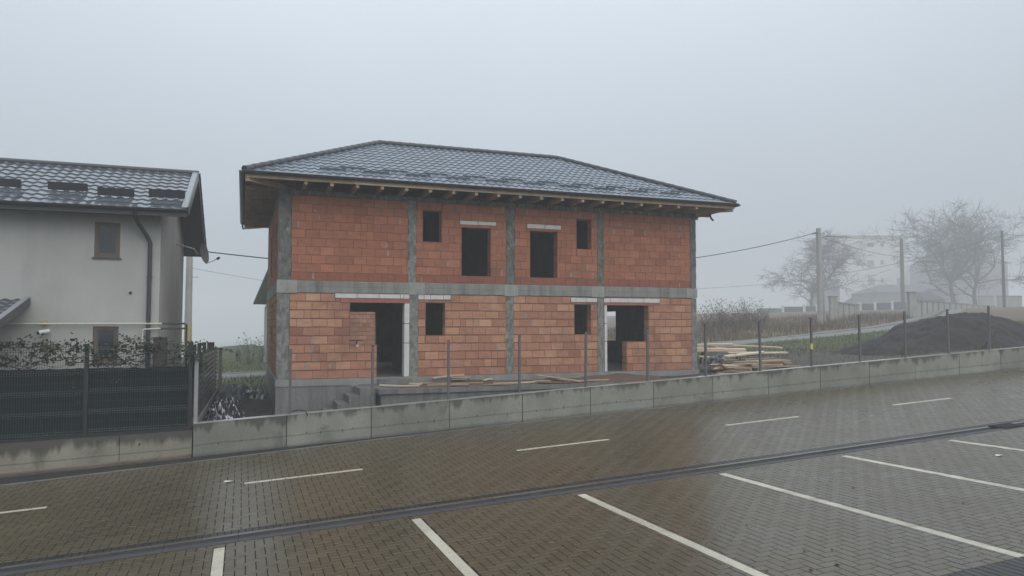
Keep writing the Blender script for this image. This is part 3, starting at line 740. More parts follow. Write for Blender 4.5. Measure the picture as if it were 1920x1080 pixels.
# floors, party wall, partitions
MB().box(DX0+.30,DX1-.30,D0+.0,DY1-.3,-1.75,-1.532).build('floor_slab',M['slab'],H)
MB().box(DX0+.30,DX1-.30,D0+.31,DY1-.31,1.02,1.2).build('floor_slab',M['inside'],H)
MB().box(DX0+.30,DX1-.30,D0+.30,DY1-.30,3.70,3.85).build('attic_floor',M['inside_shaded'],H)
MB().box(7.58,7.84,D0+.31,DY1-.31,-1.53,1.02).build('party_wall',M['inside'],H)
MB().box(7.58,7.84,D0+.31,DY1-.31,1.2,3.7).build('party_wall',M['inside_shaded'],H)
for a,b,c,d,e,f in ((4.72,4.87,21.51,24.4,-1.53,1.02),(4.87,7.58,24.25,24.4,-1.53,1.02),(1.2,3.0,25.2,25.35,-1.53,1.02),(10.72,10.86,21.51,24.4,-1.53,1.02),(7.84,10.72,24.25,24.4,-1.53,1.02),
   (1.2,7.58,24.6,24.75,1.2,3.7),(7.84,14.2,24.6,24.75,1.2,3.7),(5.86,5.98,21.51,24.6,1.2,3.7),(9.62,9.74,21.51,24.6,1.2,3.7)):
    MB().box(a,b,c,d,e,f).build('partition',M['inside'] if e<0 else M['inside_shaded'],H)
# foundation, terrace, steps
mb=MB(); mb.box(DX0-.02,DX1+.02,D0-.035,DY1+.03,-3.2,-1.75); o=mb.build('foundation',M['found'],H)
rr=random.Random(3); mb=MB(); n=90; rows=[]
edge=[-1.735-.02*abs(noise.noise(Vector((k*.35,0,0))))-(.10*rr.random() if rr.random()<.16 else .0) for k in range(n+1)]
X=[DX0-.03+(DX1+.06-DX0)*k/n for k in range(n+1)]
mb.grid([[(X[k],D0-.036,edge[k]) for k in range(n+1)],[(X[k],D0-.048,edge[k]+.03) for k in range(n+1)],[(X[k],D0-.05,-1.533) for k in range(n+1)],[(X[k],D0+.02,-1.531) for k in range(n+1)]])
mb.box(DX0-.03,DX0+.3,D0,DY1+.03,-1.752,-1.531); mb.box(DX1-.3,DX1+.03,D0,DY1+.03,-1.752,-1.531); mb.box(DX0+.3,DX1-.3,DY1-.3,DY1+.03,-1.752,-1.531)
mb.build('plinth_band',M['found_band'],H)
mb=MB(); mb.box(3.42,12.0,19.52,D0-.055,-1.86,-1.73); mb.box(3.5,12.0,19.58,D0-.055,-3.,-1.86); mb.box(3.66,4.6,D0-.3,D0-.052,-1.73,-1.56)
mb.build('terrace',M['found'],H)
mb=MB()
mb.box(3.0,3.417,19.95,D0-.055,-3.,-1.74)
for i,(x0,zt) in enumerate(((2.72,-1.93),(2.42,-2.13),(2.12,-2.33))): mb.box(x0,x0+.30,20.0+.03*i,D0-.056-.001*i,-3.1,zt)
mb.build('steps',M['found'],H)
mb=MB(); n=26
rows=[]
for j in range(8):
    y=19.62+(21.13-19.62)*j/7
    rows.append([(4.0+8.6*k/n,y,-1.735+max(0,.03+.05*noise.noise(Vector((k*.6,j*.5,3)))+.26*math.exp(-((4.0+8.6*k/n-11.6)/.8)**2-((y-20.5)/.6)**2)*0+.13*math.exp(-((4.0+8.6*k/n-11.2)/1.1)**2-((y-20.9)/.5)**2))*(.0 if j==0 or k==0 else 1)) for k in range(n+1)])
lone(mb.grid(rows),'dirt_layer',M['dirt'],'thin brown layer of dirt and rubble lying over the concrete terrace','dirt',smooth=True)

# ------------------------------------------------------------------ hipped roof
EX0,EX1,EY0,EY1=-.02,15.47,20.3,30.9; EZ=4.03; RZ=6.36; RX0,RX1,RY=4.4,11.25,25.6
def tile_slope(O,e,n,L,run,rise,lam=.25,crs=.42,amp=.024,stp=.024,u0=-.1,seg=8):
    """pressed metal tiles: waves across, a step at every course"""
    O=Vector(O); e=Vector(e); n=Vector(n); s=rise/run; ln_=sqrt(1+s*s); nn=(Vector((0,0,1))-n*s).normalized(); up=(n+Vector((0,0,s))).normalized()
    mb=MB(); Ltot=run*ln_; nu=int((L+.2)/lam*seg); us=[u0+(L+.2)*i/nu for i in range(nu+1)]
    wv=[]
    for u in us:
        p=(u/lam)%1.; wv.append(amp*(sin(pi*min(1,p/.62)) if p<.62 else -.22*sin(pi*(p-.62)/.38)))
    vlist=[]; k=0; v=-.06
    while v<Ltot:
        for f,h in ((0.,stp),(.12,stp*1.0),(.55,stp*.45),(.998,.0)): vlist.append((v+f*crs,h))
        v+=crs
    mb.grid([[tuple(O+e*u+up*v+nn*(h+w_)) for u,w_ in zip(us,wv)] for v,h in vlist]); return mb
def slope(name,O,e,n,L,run,rise,clip,parent,mat,**k):
    return tile_slope(O,e,n,L,run,rise,**k).build(name,mat,parent,smooth=38,clip=clip)
FLh=((EX0,EY0,0),(RX0,RY,0)); FRh=((EX1,EY0,0),(RX1,RY,0)); BLh=((EX0,EY1,0),(RX0,RY,0)); BRh=((EX1,EY1,0),(RX1,RY,0))
def outn(h,ref):
    a,b=Vector(h[0]),Vector(h[1]); d=(b-a); n_=Vector((d.y,-d.x,0)).normalized()
    return (a, n_ if (Vector(ref)-a).dot(n_)<0 else -n_)
rise=RZ-EZ
slope('roof_slope',(EX0,EY0,EZ),(1,0,0),(0,1,0),EX1-EX0,RY-EY0,rise,[outn(FLh,(7,21,0)),outn(FRh,(7,21,0)),((0,RY,0),Vector((0,1,0)))],H,M['tile'])
slope('roof_slope',(EX1,EY1,EZ),(-1,0,0),(0,-1,0),EX1-EX0,EY1-RY,rise,[outn(BLh,(7,30,0)),outn(BRh,(7,30,0)),((0,RY,0),Vector((0,-1,0)))],H,M['tile'])
slope('roof_slope',(EX0,EY1,EZ),(0,-1,0),(1,0,0),EY1-EY0,RX0-EX0,rise,[outn(FLh,(.5,25,0)),outn(BLh,(.5,25,0))],H,M['tile'])
slope('roof_slope',(EX1,EY0,EZ),(0,1,0),(-1,0,0),EY1-EY0,EX1-RX1,rise,[outn(FRh,(15,25,0)),outn(BRh,(15,25,0))],H,M['tile'])
c3=lambda x,y,z:(x,y,z)
for a,b in (((EX0,EY0,EZ),(RX0,RY,RZ)),((EX1,EY0,EZ),(RX1,RY,RZ)),((EX0,EY1,EZ),(RX0,RY,RZ)),((EX1,EY1,EZ),(RX1,RY,RZ)),((RX0,RY,RZ),(RX1,RY,RZ))):
    a=Vector(a)+Vector((0,0,.045)); b=Vector(b)+Vector((0,0,.045)); mb=MB(); n=max(3,int((b-a).length/.36))
    for i in range(n):
        p=a.lerp(b,i/n); q=a.lerp(b,(i+1.06)/n); mb.tube([p,q],[.098,.086],10)
    mb.build('ridge_cap',M['trim'],H,smooth=40)
# boarding under the tiles
rf=lambda y:EZ-.05+(y-EY0)*rise/(RY-EY0)
mb=MB(); z0=EZ-.055; zr=RZ-.055
def boards(a,b,c,d,n):
    a,b,c,d=map(Vector,(a,b,c,d))
    for i in range(n):
        t0,t1=i/n,(i+1)/n-.0006
        mb.quad(a.lerp(d,t0),b.lerp(c,t0),b.lerp(c,t1),a.lerp(d,t1),R.uniform(.1,.95))
boards((EX0+.03,EY0+.03,z0),(EX1-.03,EY0+.03,z0),(RX1,RY,zr),(RX0,RY,zr),40)
boards((EX1-.03,EY1-.03,z0),(EX0+.03,EY1-.03,z0),(RX0,RY,zr),(RX1,RY,zr),40)
boards((EX0+.03,EY1-.03,z0),(EX0+.03,EY0+.03,z0),(RX0,RY,zr),(RX0,RY,zr),34)
boards((EX1-.03,EY0+.03,z0),(EX1-.03,EY1-.03,z0),(RX1,RY,zr),(RX1,RY,zr),34)
mb.build('roof_boarding',M['wood_soffit'],H)
# rafters, fascia
sf=rise/(RY-EY0)
JZ0,JZ1=3.778,3.905                        # level eave joists resting on the ring beam
x=1.55
while x<14.3:
    mb=MB(); z=R.uniform(-.008,.008); mb.box(x-.045,x+.045,EY0+.05,22.3,JZ0+.001+z*0,JZ1+z,R.uniform(.2,.9)); mb.build('eave_joist',M['wood'],H); x+=.69
y=21.75
while y<30.2:
    mb=MB(); mb.box(EX0+.05,2.0,y-.045,y+.045,JZ0+.001,JZ1,R.uniform(.1,.8)); mb.build('eave_joist',M['wood'],H)
    mb=MB(); mb.box(13.4,EX1-.05,y-.045,y+.045,JZ0+.001,JZ1,R.uniform(.1,.8)); mb.build('eave_joist',M['wood'],H); y+=.69
for a,b in (((EX0+.06,EY0+.06),(1.5,21.7)),((EX1-.06,EY0+.06),(13.9,21.7)),((EX0+.06,EY1-.06),(1.5,29.4)),((EX1-.06,EY1-.06),(13.9,29.4))):
    mb=MB(); mb.bar((a[0],a[1],JZ0+.066),(b[0],b[1],JZ0+.066),.10,.13,(0,0,1),.75); mb.build('corner_joist',M['wood'],H)
def fascia(p0,p1,t,mat='wood',dz=0.):
    mb=MB(); mb.bar((p0[0],p0[1],EZ-.10+dz),(p1[0],p1[1],EZ-.10+dz),.028,.13,(0,0,1),t); return mb.build('fascia_board',M[mat],H)
yb=EY0+.035
for a,b,t in ((EX0+.03,2.82,.35),(5.46,9.4,.55),(9.41,12.6,.4),(12.61,EX1-.03,.5)): fascia((a,yb),(b,yb),t)
o=fascia((2.83,yb),(5.45,yb),.5,'wood_light'); o['label']='pale new fascia board left of the middle'
for x in (EX0+.035,EX1-.035): fascia((x,EY0+.06),(x,EY1-.06),.4)
fascia((EX0+.03,EY1-.035),(EX1-.03,EY1-.035),.4)
def gutter(p0,p1,r,mat,parent,name='gutter'):
    p0=Vector(p0); p1=Vector(p1); d=(p1-p0).normalized(); sdv=d.cross(Vector((0,0,1))); mb=MB()
    for rr_ in (r,r-.006):
        mb.grid([[tuple(p+sdv*cos(a_)*rr_-Vector((0,0,1))*sin(a_)*rr_) for a_ in [pi*k/10 for k in range(11)]] for p in (p0,p1)])
    for p in (p0,p1):
        mb.add([tuple(p+sdv*cos(pi*k/10)*r-Vector((0,0,1))*sin(pi*k/10)*r) for k in range(11)],[tuple(range(11))])
    n=int((p1-p0).length/.9)
    mb.tube([p0+sdv*r,p1+sdv*r],.009,6)
    return mb.build(name,mat,parent,smooth=50)
gz=EZ-.005
gutter((EX0-.06,EY0-.055,gz),(EX1+.05,EY0-.055,gz),.066,M['trim'],H)
gutter((EX0-.06,EY1+.02,gz),(EX0-.06,EY0-.06,gz),.066,M['trim'],H)
gutter((EX1+.06,EY0-.10,gz-.02),(EX1+.06,EY1+.02,gz-.02),.066,M['trim'],H)
gutter((EX1+.05,EY1+.055,gz),(EX0-.06,EY1+.055,gz),.066,M['trim'],H)
mb=MB(); X0=EX1-.02; mb.tube([(X0,21.7,3.93),(X0,21.7,3.80),(X0+.03,21.68,3.72),(X0+.10,21.66,3.66)],.036,10); mb.build('downpipe_elbow',M['trim'],H,smooth=50)
mb=MB(); mb.tube([(EX0-.04,30.6,3.95),(EX0-.04,30.6,3.82),(EX0+.0,30.58,3.74)],.036,10); mb.build('downpipe_elbow',M['trim'],H,smooth=50)
# snow guards, two staggered rows
def snow_guard(x0,x1,r0,O,e,n,s,parent,mat,h=.13):
    O=Vector(O);e=Vector(e);n=Vector(n);nn=(Vector((0,0,1))-n*s).normalized(); mb=MB()
    a=O+e*x0+n*r0+Vector((0,0,s*r0)); b=O+e*x1+n*r0+Vector((0,0,s*r0)); th=n*.012
    lo=nn*.045; hi=nn*(.045+h)
    mb.add([a+lo,b+lo,b+hi,a+hi,a+lo+th,b+lo+th,b+hi+th,a+hi+th],[(0,1,2,3),(5,4,7,6),(0,4,5,1),(3,2,6,7),(0,3,7,4),(1,5,6,2)])
    up=(n+Vector((0,0,s))).normalized()
    for k in range(3):
        p=a.lerp(b,(k+.5)/3); mb.bar(p+hi*.9,p+up*.16+nn*.02,.03,.004)
    return mb.build('snow_guard',mat,parent)
for i in range(11):
    for row,rr0 in ((0,.95),(1,.62)):
        x0=1.35+i*1.22+(.0 if row==0 else .62)
        if row==0 and i<1: continue
        if x0+.6>14.2: continue
        snow_guard(x0,x0+.74,rr0,(EX0,EY0,EZ),(1,0,0),(0,1,0),sf,H,M['tile'],.05)
# floodlight beside the left doorway
fl=thing('floodlight','small black floodlight with white sensor fixed beside the left doorway sill','lamp',(3.0,21.15,-.5))
mb=MB(); mb.box(2.86,3.20,20.98,21.12,-.47,-.44); mb.build('lamp_head',M['black'],fl)
mb=MB(); mb.bar((3.06,21.06,-.47),(3.06,21.16,-.56),.03,.03); mb.build('bracket',M['black'],fl)
mb=MB(); mb.tube([(3.07,21.03,-.57),(3.07,21.03,-.64)],[.045,.035],10); mb.build('sensor',M['white_plastic'],fl)
# ------------------------------------------------------------------ white neighbour house
N=thing('white_house','white rendered two storey house with wet dark tile roof and small brown windows','house',(-6.2,24.6,-2.6))
NX1=-2.04; NX0=-10.4; NY0=21.0; NY1=28.9
wins=[(-3.56,-2.98,1.70,2.60),(-3.54,-2.96,-.975,-.055)]
mb=MB(); base=[(NX0,NX1,-3.,3.1)]
for h in wins: base=sub(base,h)
for a,b,c,d in base: mb.quad((a,NY0,c),(b,NY0,c),(b,NY0,d),(a,NY0,d))
for a,b,c,d in wins:
    e=NY0+.16
    mb.quad((a,NY0,c),(a,e,c),(a,e,d),(a,NY0,d)); mb.quad((b,e,c),(b,NY0,c),(b,NY0,d),(b,e,d)); mb.quad((a,NY0,c),(b,NY0,c),(b,e,c),(a,e,c)); mb.quad((a,NY0,d),(a,e,d),(b,e,d),(b,NY0,d))
mb.quad((NX1,NY0,-3),(NX1,NY1,-3),(NX1,NY1,3.0),(NX1,NY0,3.1)); mb.add([(NX1,NY0,3.1),(NX1,NY1,3.0),(NX1,24.5,4.5)],[(0,1,2)])
mb.quad((NX1,NY1,-3),(NX0,NY1,-3),(NX0,NY1,3.),(NX1,NY1,3.)); mb.quad((NX0,NY1,-3),(NX0,NY0,-3),(NX0,NY0,3.1),(NX0,NY1,3.)); mb.add([(NX0,NY1,3.0),(NX0,NY0,3.1),(NX0,24.5,4.5)],[(0,1,2)])
mb.build('wall',M['plaster'],N)
for a,b,c,d in wins:
    f=MB(); y0,y1=NY0+.02,NY0+.09; t=.085
    f.box(a+.004,a+t,y0,y1,c+.004,d-.004); f.box(b-t,b-.004,y0,y1,c+.004,d-.004); f.box(a+t,b-t,y0+.002,y1,d-t,d-.004); f.box(a+t,b-t,y0+.002,y1,c+.004,c+t)
    f.box(a+t+.002,a+t+.03,y0+.02,y1-.002,c+t+.002,d-t-.002); f.box(b-t-.03,b-t-.002,y0+.02,y1-.002,c+t+.002,d-t-.002); f.box(a+t+.03,b-t-.03,y0+.02,y1-.003,d-t-.03,d-t-.002); f.box(a+t+.03,b-t-.03,y0+.02,y1-.003,c+t+.002,c+t+.03)
    wdw=f.build('window',M['frame_wood'],N)
    MB().box(a+t+.03,b-t-.03,NY0+.055,NY0+.065,c+t+.03,d-t-.03).build('pane',M['glass'],wdw)
    MB().box(a-.04,b+.04,NY0-.05,NY0+.10,c-.035,c-.002).build('sill',M['sill'],wdw)
    MB().box(a+.004,b-.004,NY0+.14,NY0+.155,c+.004,d-.004).build('pane_backing',M['inside_shaded'],wdw)  # dark sheet behind the pane, standing in for the unlit room
# roof: front and rear slopes
ne=(-1.33,20.38,2.93); NR=24.45; NRZ=4.64
fs=tile_slope((-10.9,20.38,2.93),(1,0,0),(0,1,0),9.5,NR-20.38,NRZ-2.93,lam=.26,crs=.42,amp=.022,stp=.024)
fs.build('roof_slope',M['tile_white_house'],N,smooth=38,clip=[((0,NR,0),Vector((0,1,0))),((-1.40,0,0),Vector((1,0,0)))])
rs=tile_slope((-1.4,30.2,2.62),(-1,0,0),(0,-1,0),9.5,30.2-NR,NRZ-2.62,lam=.25,crs=.36,amp=.03,stp=.03)
rs.build('roof_slope',M['tile_white_house'],N,smooth=38,clip=[((0,NR,0),Vector((0,-1,0)))])
mb=MB()
mb.quad((-10.9,20.42,2.86),(-1.36,20.42,2.86),(-1.36,NR,NRZ-.07),(-10.9,NR,NRZ-.07)); mb.quad((-10.9,NR,NRZ-.07),(-1.36,NR,NRZ-.07),(-1.36,30.15,2.56),(-10.9,30.15,2.56))
mb.box(-10.9,NX1-.0,20.43,NY0-.001,2.80,2.82)
mb.build('soffit',M['soffit_dark'],N)
def vb(p0,p1,w_,h_,mat,nm):
    m_=MB(); m_.bar(p0,p1,w_,h_); return m_.build(nm,M[mat],N)
vb((-1.36,20.36,2.885),(-1.36,NR+.02,NRZ-.035),.03,.24,'trim','verge_board'); vb((-1.36,NR-.02,NRZ-.035),(-1.36,30.2,2.56),.03,.22,'trim','verge_board')
vb((-1.43,20.36,2.985),(-1.43,NR,NRZ+.065),.17,.02,'trim_light','verge_cap'); vb((-1.43,NR,NRZ+.065),(-1.43,30.2,2.70),.17,.02,'trim_light','verge_cap')
mb=MB(); mb.tube([(-10.9,NR,NRZ+.03),(-1.34,NR,NRZ+.03)],.085,10); mb.build('ridge_cap',M['trim'],N,smooth=40)
vb((-10.9,20.40,2.83),(-1.38,20.40,2.83),.03,.17,'trim','fascia_board')
gutter((-10.9,20.32,2.92),(-1.38,20.32,2.92),.062,M['trim'],N)
for x0,x1,r0 in ((-6.05,-5.30,1.15),(-4.72,-3.82,1.12),(-3.55,-2.70,.82),(-2.38,-1.50,.95)):
    snow_guard(x0,x1,r0,(0,20.38,2.93),(1,0,0),(0,1,0),(NRZ-2.93)/(NR-20.38),N,M['trim'],.21)
mb=MB(); mb.tube([(-2.58,20.34,2.86),(-2.58,20.40,2.76),(-2.56,20.62,2.62),(-2.32,20.92,2.22),(-2.275,20.94,2.10),(-2.275,20.94,-2.7)],.052,12)
dp=mb.build('downpipe',M['trim'],N,smooth=50)
for z in (1.2,-.6):
    m_=MB(); m_.box(-2.34,-2.21,20.885,20.995,z,z+.03); m_.build('pipe_clip',M['trim'],dp)
mb=MB(); mb.tube([(-2.71,20.998,.807),(-2.71,20.975,.807)],.035,12); mb.build('vent_hole',M['black'],N)
mb=MB(); mb.tube([(-4.58,20.998,.05),(-4.58,20.93,.05)],.065,12); mb.build('meter_cap',M['yellow'],N)
# porch roof on the left
ps=tile_slope((-9.,18.2,-.10),(1,0,0),(0,1,0),4.1,2.78,.68,lam=.25,crs=.36,amp=.028,stp=.028)
ps.build('porch_roof',M['tile_white_house'],N,smooth=38,clip=[((0,20.96,0),Vector((0,1,0))),((-4.95,0,0),Vector((1,0,0)))])
vb((-4.92,18.15,-.12),(-4.92,20.98,.57),.03,.17,'trim','verge_board'); vb((-4.97,18.15,-.02),(-4.97,20.98,.67),.12,.02,'trim_light','verge_cap')
vb((-9,18.2,-.14),(-4.9,18.2,-.14),.03,.17,'trim','fascia_board')
mb=MB(); mb.quad((-9,18.25,-.16),(-4.94,18.25,-.16),(-4.94,20.97,.52),(-9,20.97,.52)); mb.build('porch_soffit',M['soffit_dark'],N)
mb=MB(); mb.bar((-5.15,18.5,-.15),(-5.15,18.5,-3),.14,.14,(0,1,0)); mb.build('porch_post',M['soffit_dark'],N)
# wall camera, gas pipe, cabinet, dish
t=thing('security_camera','small white camera fixed on the white house wall under the yellow cap','camera',(-4.58,21,-.18))
mb=MB(); mb.tube([(-4.5,20.99,-.15),(-4.5,20.9,-.16),(-4.53,20.84,-.18)],.025,8); mb.build('arm',M['white_plastic'],t)
mb=MB(); mb.tube([(-4.46,20.86,-.17),(-4.66,20.74,-.21)],[.055,.06],12); mb.build('body',M['white_plastic'],t)
mb=MB(); mb.tube([(-4.662,20.738,-.211),(-4.69,20.722,-.216)],[.045,.03],12); mb.build('lens',M['black'],t)
t=thing('gas_pipe','thin pale and black gas pipe running along the white house past its corner','pipe',(-3,20.9,0))
mb=MB(); mb.tube([(-9.5,20.9,.0),(-1.95,20.9,.016)],.022,8); mb.tube([(-2.40,20.9,-.75),(-2.40,20.9,-.16),(-2.37,20.9,-.13),(-1.98,20.9,-.11)],.020,8); mb.build('white_pipe',M['pipe_white'],t)
mb=MB(); mb.tube([(-1.95,20.9,.016),(-1.42,20.9,.018),(-1.37,20.9,-.01),(-1.37,20.9,-2.4)],.026,8); mb.tube([(-1.98,20.9,-.11),(-1.38,20.9,-.108)],.024,8); mb.build('black_pipe',M['pipe_dark'],t)
t=thing('meter_cabinet','dark brown meter cabinet standing at the corner of the white house','cabinet',(-1.95,20.5,-2.4))
mb=MB(); mb.box(-2.1,-1.80,20.45,20.72,-2.5,-.36); mb.build('body',simple('cabinet_brown',(.050,.040,.036),.5,.2),t)
mb=MB(); mb.box(-2.12,-1.78,20.42,20.74,-.358,-.325); mb.build('lid',M['trim'],t)
mb=MB(); mb.box(-2.08,-1.82,20.435,20.448,-1.2,-.42); mb.build('door',simple('cabinet_door',(.060,.048,.043),.45,.2),t)
t=thing('satellite_dish','grey satellite dish on an arm under the gable of the white house','satellite dish',(-1.4,25.6,2.3))
ax=Vector((.93,-.33,.16)).normalized(); u_=ax.cross(Vector((0,0,1))).normalized(); v_=u_.cross(ax); c_=Vector((-1.28,25.6,2.28)); mb=MB(); rows=[]
for k in range(7):
    r_=.34*k/6; rows.append([tuple(c_+ax*(.30*(r_*r_)/.34)+u_*r_*cos(a_)*.95+v_*r_*sin(a_)*1.04) for a_ in [2*pi*q/24 for q in range(25)]])
mb.grid(rows); mb.build('reflector',simple('dish_grey',(.20,.21,.225),.45,.12),t,smooth=True)
mb=MB(); mb.tube([c_-v_*.33+ax*.09,c_-v_*.36+ax*.3+Vector((0,0,.06)),c_-v_*.24+ax*.50],.012,6); mb.build('feed_arm',M['galv'],t)
mb=MB(); mb.tube([c_-v_*.25+ax*.47,c_-v_*.21+ax*.56],[.045,.028],10); mb.build('receiver',M['black'],t)
mb=MB(); mb.tube([c_,c_-ax*.14,Vector((-1.5,25.6,2.42)),Vector((-1.95,25.6,2.55)),Vector((-2.05,25.6,2.55))],.022,8); mb.build('mount',M['galv'],t)

# ------------------------------------------------------------------ green mesh fence on the old wall
lt=lambda x:-2.44+.026*x
ow=thing('garden_wall','low old concrete wall with dark drip stains under the green mesh fence','wall',(-5,18.8,-3))
mb=MB(); JJ=[-12.,-9.2,-6.4,-2.56,-1.055]
for i in range(4):
    a,b=JJ[i]+.006,JJ[i+1]-.006; nx=14
    X=[a+(b-a)*q/(nx-1) for q in range(nx)]; zb=lambda x:zl(x,18.7)+.06
    mb.grid([[(x,18.7,zb(x)*(1-k)+lt(x)*k) for x in X] for k in (0,.25,.5,.75,1)],R.uniform(.3,.8)); mb.quad((a,18.7,lt(a)),(b,18.7,lt(b)),(b,18.92,lt(b)),(a,18.92,lt(a))); mb.quad((b,18.92,-3.5),(a,18.92,-3.5),(a,18.92,lt(a)),(b,18.92,lt(b)))
    mb.quad((b,18.7,zb(b)),(b,18.92,zb(b)),(b,18.92,lt(b)),(b,18.7,lt(b)))
mb.build('wall_face',M['wall_left'],ow,pattr=lambda p:(p[2]-(-3.02+SL*p[0]))/max(.3,(lt(p[0])+3.02-SL*p[0])))
mb=MB(); 
X=[-12+i*.547 for i in range(21)]
mb.grid([[(x,18.66+.012*noise.noise(Vector((x,1,0))),zl(x,18.7)-.2) for x in X],[(x,18.655+.015*noise.noise(Vector((x,1,4))),zl(x,18.7)+.045+.02*noise.noise(Vector((x*1.2,0,0)))) for x in X],[(x,18.705,zl(x,18.7)+.075) for x in X]])
mb.build('footing',simple('muddy_footing',(.125,.10,.075),.6,.4,3.),ow)
mb=MB(); mb.bar((-2.15,18.698,-2.72),(-2.15,18.66,-2.72),.03,.03); mb.build('pipe_stub',M['black'],ow)
F=thing('mesh_fence','dark green welded mesh fence backed with green shade cloth on the old wall','fence',(-4.5,18.78,-2.5))
FY=18.75
pan=[(-9.45,-7.42),(-7.32,-5.30),(-5.20,-3.32),(-3.20,-1.17)]
for a,b in pan:
    mb=MB(); zb,zt=lt((a+b)/2)+.04,-.47; folds=[zb+.06,zb+.50,zb+.96,zb+1.42,zt-.10]
    x=a+.025
    def zy():
        pts=[(zb,0)]
        for q in folds: pts+= [(q-.05,0),(q,-.035),(q+.05,0)]
        return pts+[(zt,0)]
    pf=zy()
    while x<b:
        mb.tube([(x,FY+dy,z+.02*(x-a)*.5) for z,dy in pf],.0036,4,cap=False); x+=.05
    for q in folds:
        for dz,dy in ((-.05,-.006),(0.,-.041),(.05,-.006)): mb.tube([(a,FY+dy,q+dz),(b,FY+dy,q+dz+.02*(b-a)*.5)],.0045,4,cap=False,m=1)
        x=a+.025
        while x<b: mb.tube([(x,FY-.012,q-.045),(x,FY-.044,q),(x,FY-.012,q+.045)],.0045,4,cap=False,m=1); x+=.05  # short paler ticks painted where the folds catch light
    for q in [zb+.28,zb+.73,zb+1.19]: mb.tube([(a,FY-.006,q),(b,FY-.006,q+.01)],.0028,4,cap=False)
    mb.build('mesh_panel',[M['fence_green'],M['fence_fold_lit']],F)
    c=MB(); nx=30; rows=[]
    for k,z in enumerate((lt(a)+.02,-2.1,-1.7,-1.3,-.985)):
        rows.append([(a-.05+(b-a+.1)*q/nx,18.80+.012*noise.noise(Vector((a+(b-a)*q/nx*2.,z*2,1))),z+(.022*noise.noise(Vector((q*.35+a,2,0)))-.012*sin(pi*q/nx) if k==4 else 0)) for q in range(nx+1)])
    c.grid(rows); c.build('shade_cloth',M['cloth'],F,smooth=True)
    m_=MB(); m_.bar((a-.04,18.745,lt(a)+.035),(b+.04,18.745,lt(b)+.035),.05,.07); m_.build('bottom_rail',M['fence_post_dark'],F)
for x,ztp in ((-9.5,-.44),(-7.37,-.44),(-5.25,-.44),(-3.26,-.44),(-1.12,-.42)):
    m_=MB(); m_.bar((x,18.745,lt(x)-.02),(x,18.745,ztp),.085 if x>-5 else .07,.07,(0,1,0)); m_.build('post',M['fence_post_dark'],F)
# climbing plant along the top of the mesh
def leafset(mb,p,s,rr,tmin=0.,tmax=1.,n=1):
    for _ in range(n):
        a=rr.uniform(0,2*pi); e=rr.uniform(-.9,.7); d=Vector((cos(a)*cos(e),sin(a)*cos(e),sin(e))); sd_=d.cross(Vector((rr.uniform(-1,1),rr.uniform(-1,1),rr.uniform(-.2,1)))).normalized(); L=s*rr.uniform(.6,1.25); w_=L*rr.uniform(.3,.45); q=Vector(p)
        up=d.cross(sd_)*L*.12
        mb.add([q,q+d*L*.45+sd_*w_+up,q+d*L,q+d*L*.45-sd_*w_+up],[(0,1,2),(0,2,3)],rr.uniform(max(tmin,.01),tmax))
V=thing('climbing_vine','thin leafed climbing vine sprawling along the top of the green mesh fence','vine',(-3.5,18.75,-.9))
rr=random.Random(21); st=MB(); lf=MB()
def vine(x0,z0,dirx,n,r0,zlo=-.98,zhi=-.36,wob=.07):
    p=Vector((x0,18.72,z0)); pts=[p.copy()]; a=rr.uniform(-.35,.35)
    for i in range(n):
        a+=rr.uniform(-.55,.55); a*=.86
        p=p+Vector((dirx*cos(a)*.075,rr.uniform(-.02,.02),sin(a)*.075))
        if p.z>zhi: a=-abs(a)
        if p.z<zlo: a=abs(a)
        p.y=min(18.80,max(18.62,p.y)); pts.append(p.copy())
    st.tube(pts,[r0*(1-.75*i/len(pts)) for i in range(len(pts))],5,cap=False); return pts
allp=[]
for x0,z0,d,n,r in ((-1.2,-.92,-1,26,.012),(-1.3,-.8,-1,22,.010),(-2.6,-.95,1,18,.012),(-2.5,-.9,-1,26,.013),(-3.25,-.72,-1,30,.013),(-3.3,-.85,-1,22,.011),(-3.2,-.9,1,20,.012),(-3.2,-.7,1,22,.012),(-4.6,-.8,-1,22,.012),(-5.2,-.9,1,22,.012),(-5.3,-.7,-1,30,.012),(-4.2,-.95,-1,16,.01),(-2.0,-.6,-1,18,.008),(-4.0,-.5,-1,24,.008),(-5.,-.6,1,22,.008),(-2.7,-.45,1,20,.007),(-1.6,-.98,1,14,.009)):
    pts=vine(x0,z0,d,n,r); allp+=pts
    for q in pts[4::5]:
        pp=vine(q.x,q.z,rr.choice((-1,1)),rr.randint(4,9),.005,-1.0,-.28); allp+=pp
for q in allp:
    dens=1 if q.x>-3.3 else 2
    if rr.random()<.55 and q.z>-.9: leafset(lf,q+Vector((rr.uniform(-.04,.04),rr.uniform(-.05,.02),rr.uniform(-.03,.06))),.085,rr,n=dens+1,tmax=.9)
for _ in range(900):     # the leafy upper fringe
    x=-1.3-5.2*rr.random(); z=-.50+.12*rr.gauss(0,1)*.7+.05*noise.noise(Vector((x*1.5,0,0)))
    if noise.noise(Vector((x*2.2,z*2,5)))>-.12: leafset(lf,(x,18.74+rr.uniform(-.12,.05),z),.085,rr,tmax=.95)
for x,zc_,nn_ in ((-3.5,-1.25,14),(-2.75,-1.35,8),(-2.5,-1.2,4),(-3.42,-1.6,8)):
    for _ in range(nn_): leafset(lf,(x+rr.gauss(0,.06),18.69,zc_+rr.gauss(0,.13)),.05,rr,.2,1.)
st.build('stems',M['stem'],V); lf.build('leaves',M['leaf'],V)
S_=thing('shrub','small dense green shrub growing over the corner of the mesh fence','shrub',(-1.0,19.1,-1.2))
st=MB(); lf=MB(); rr=random.Random(4)
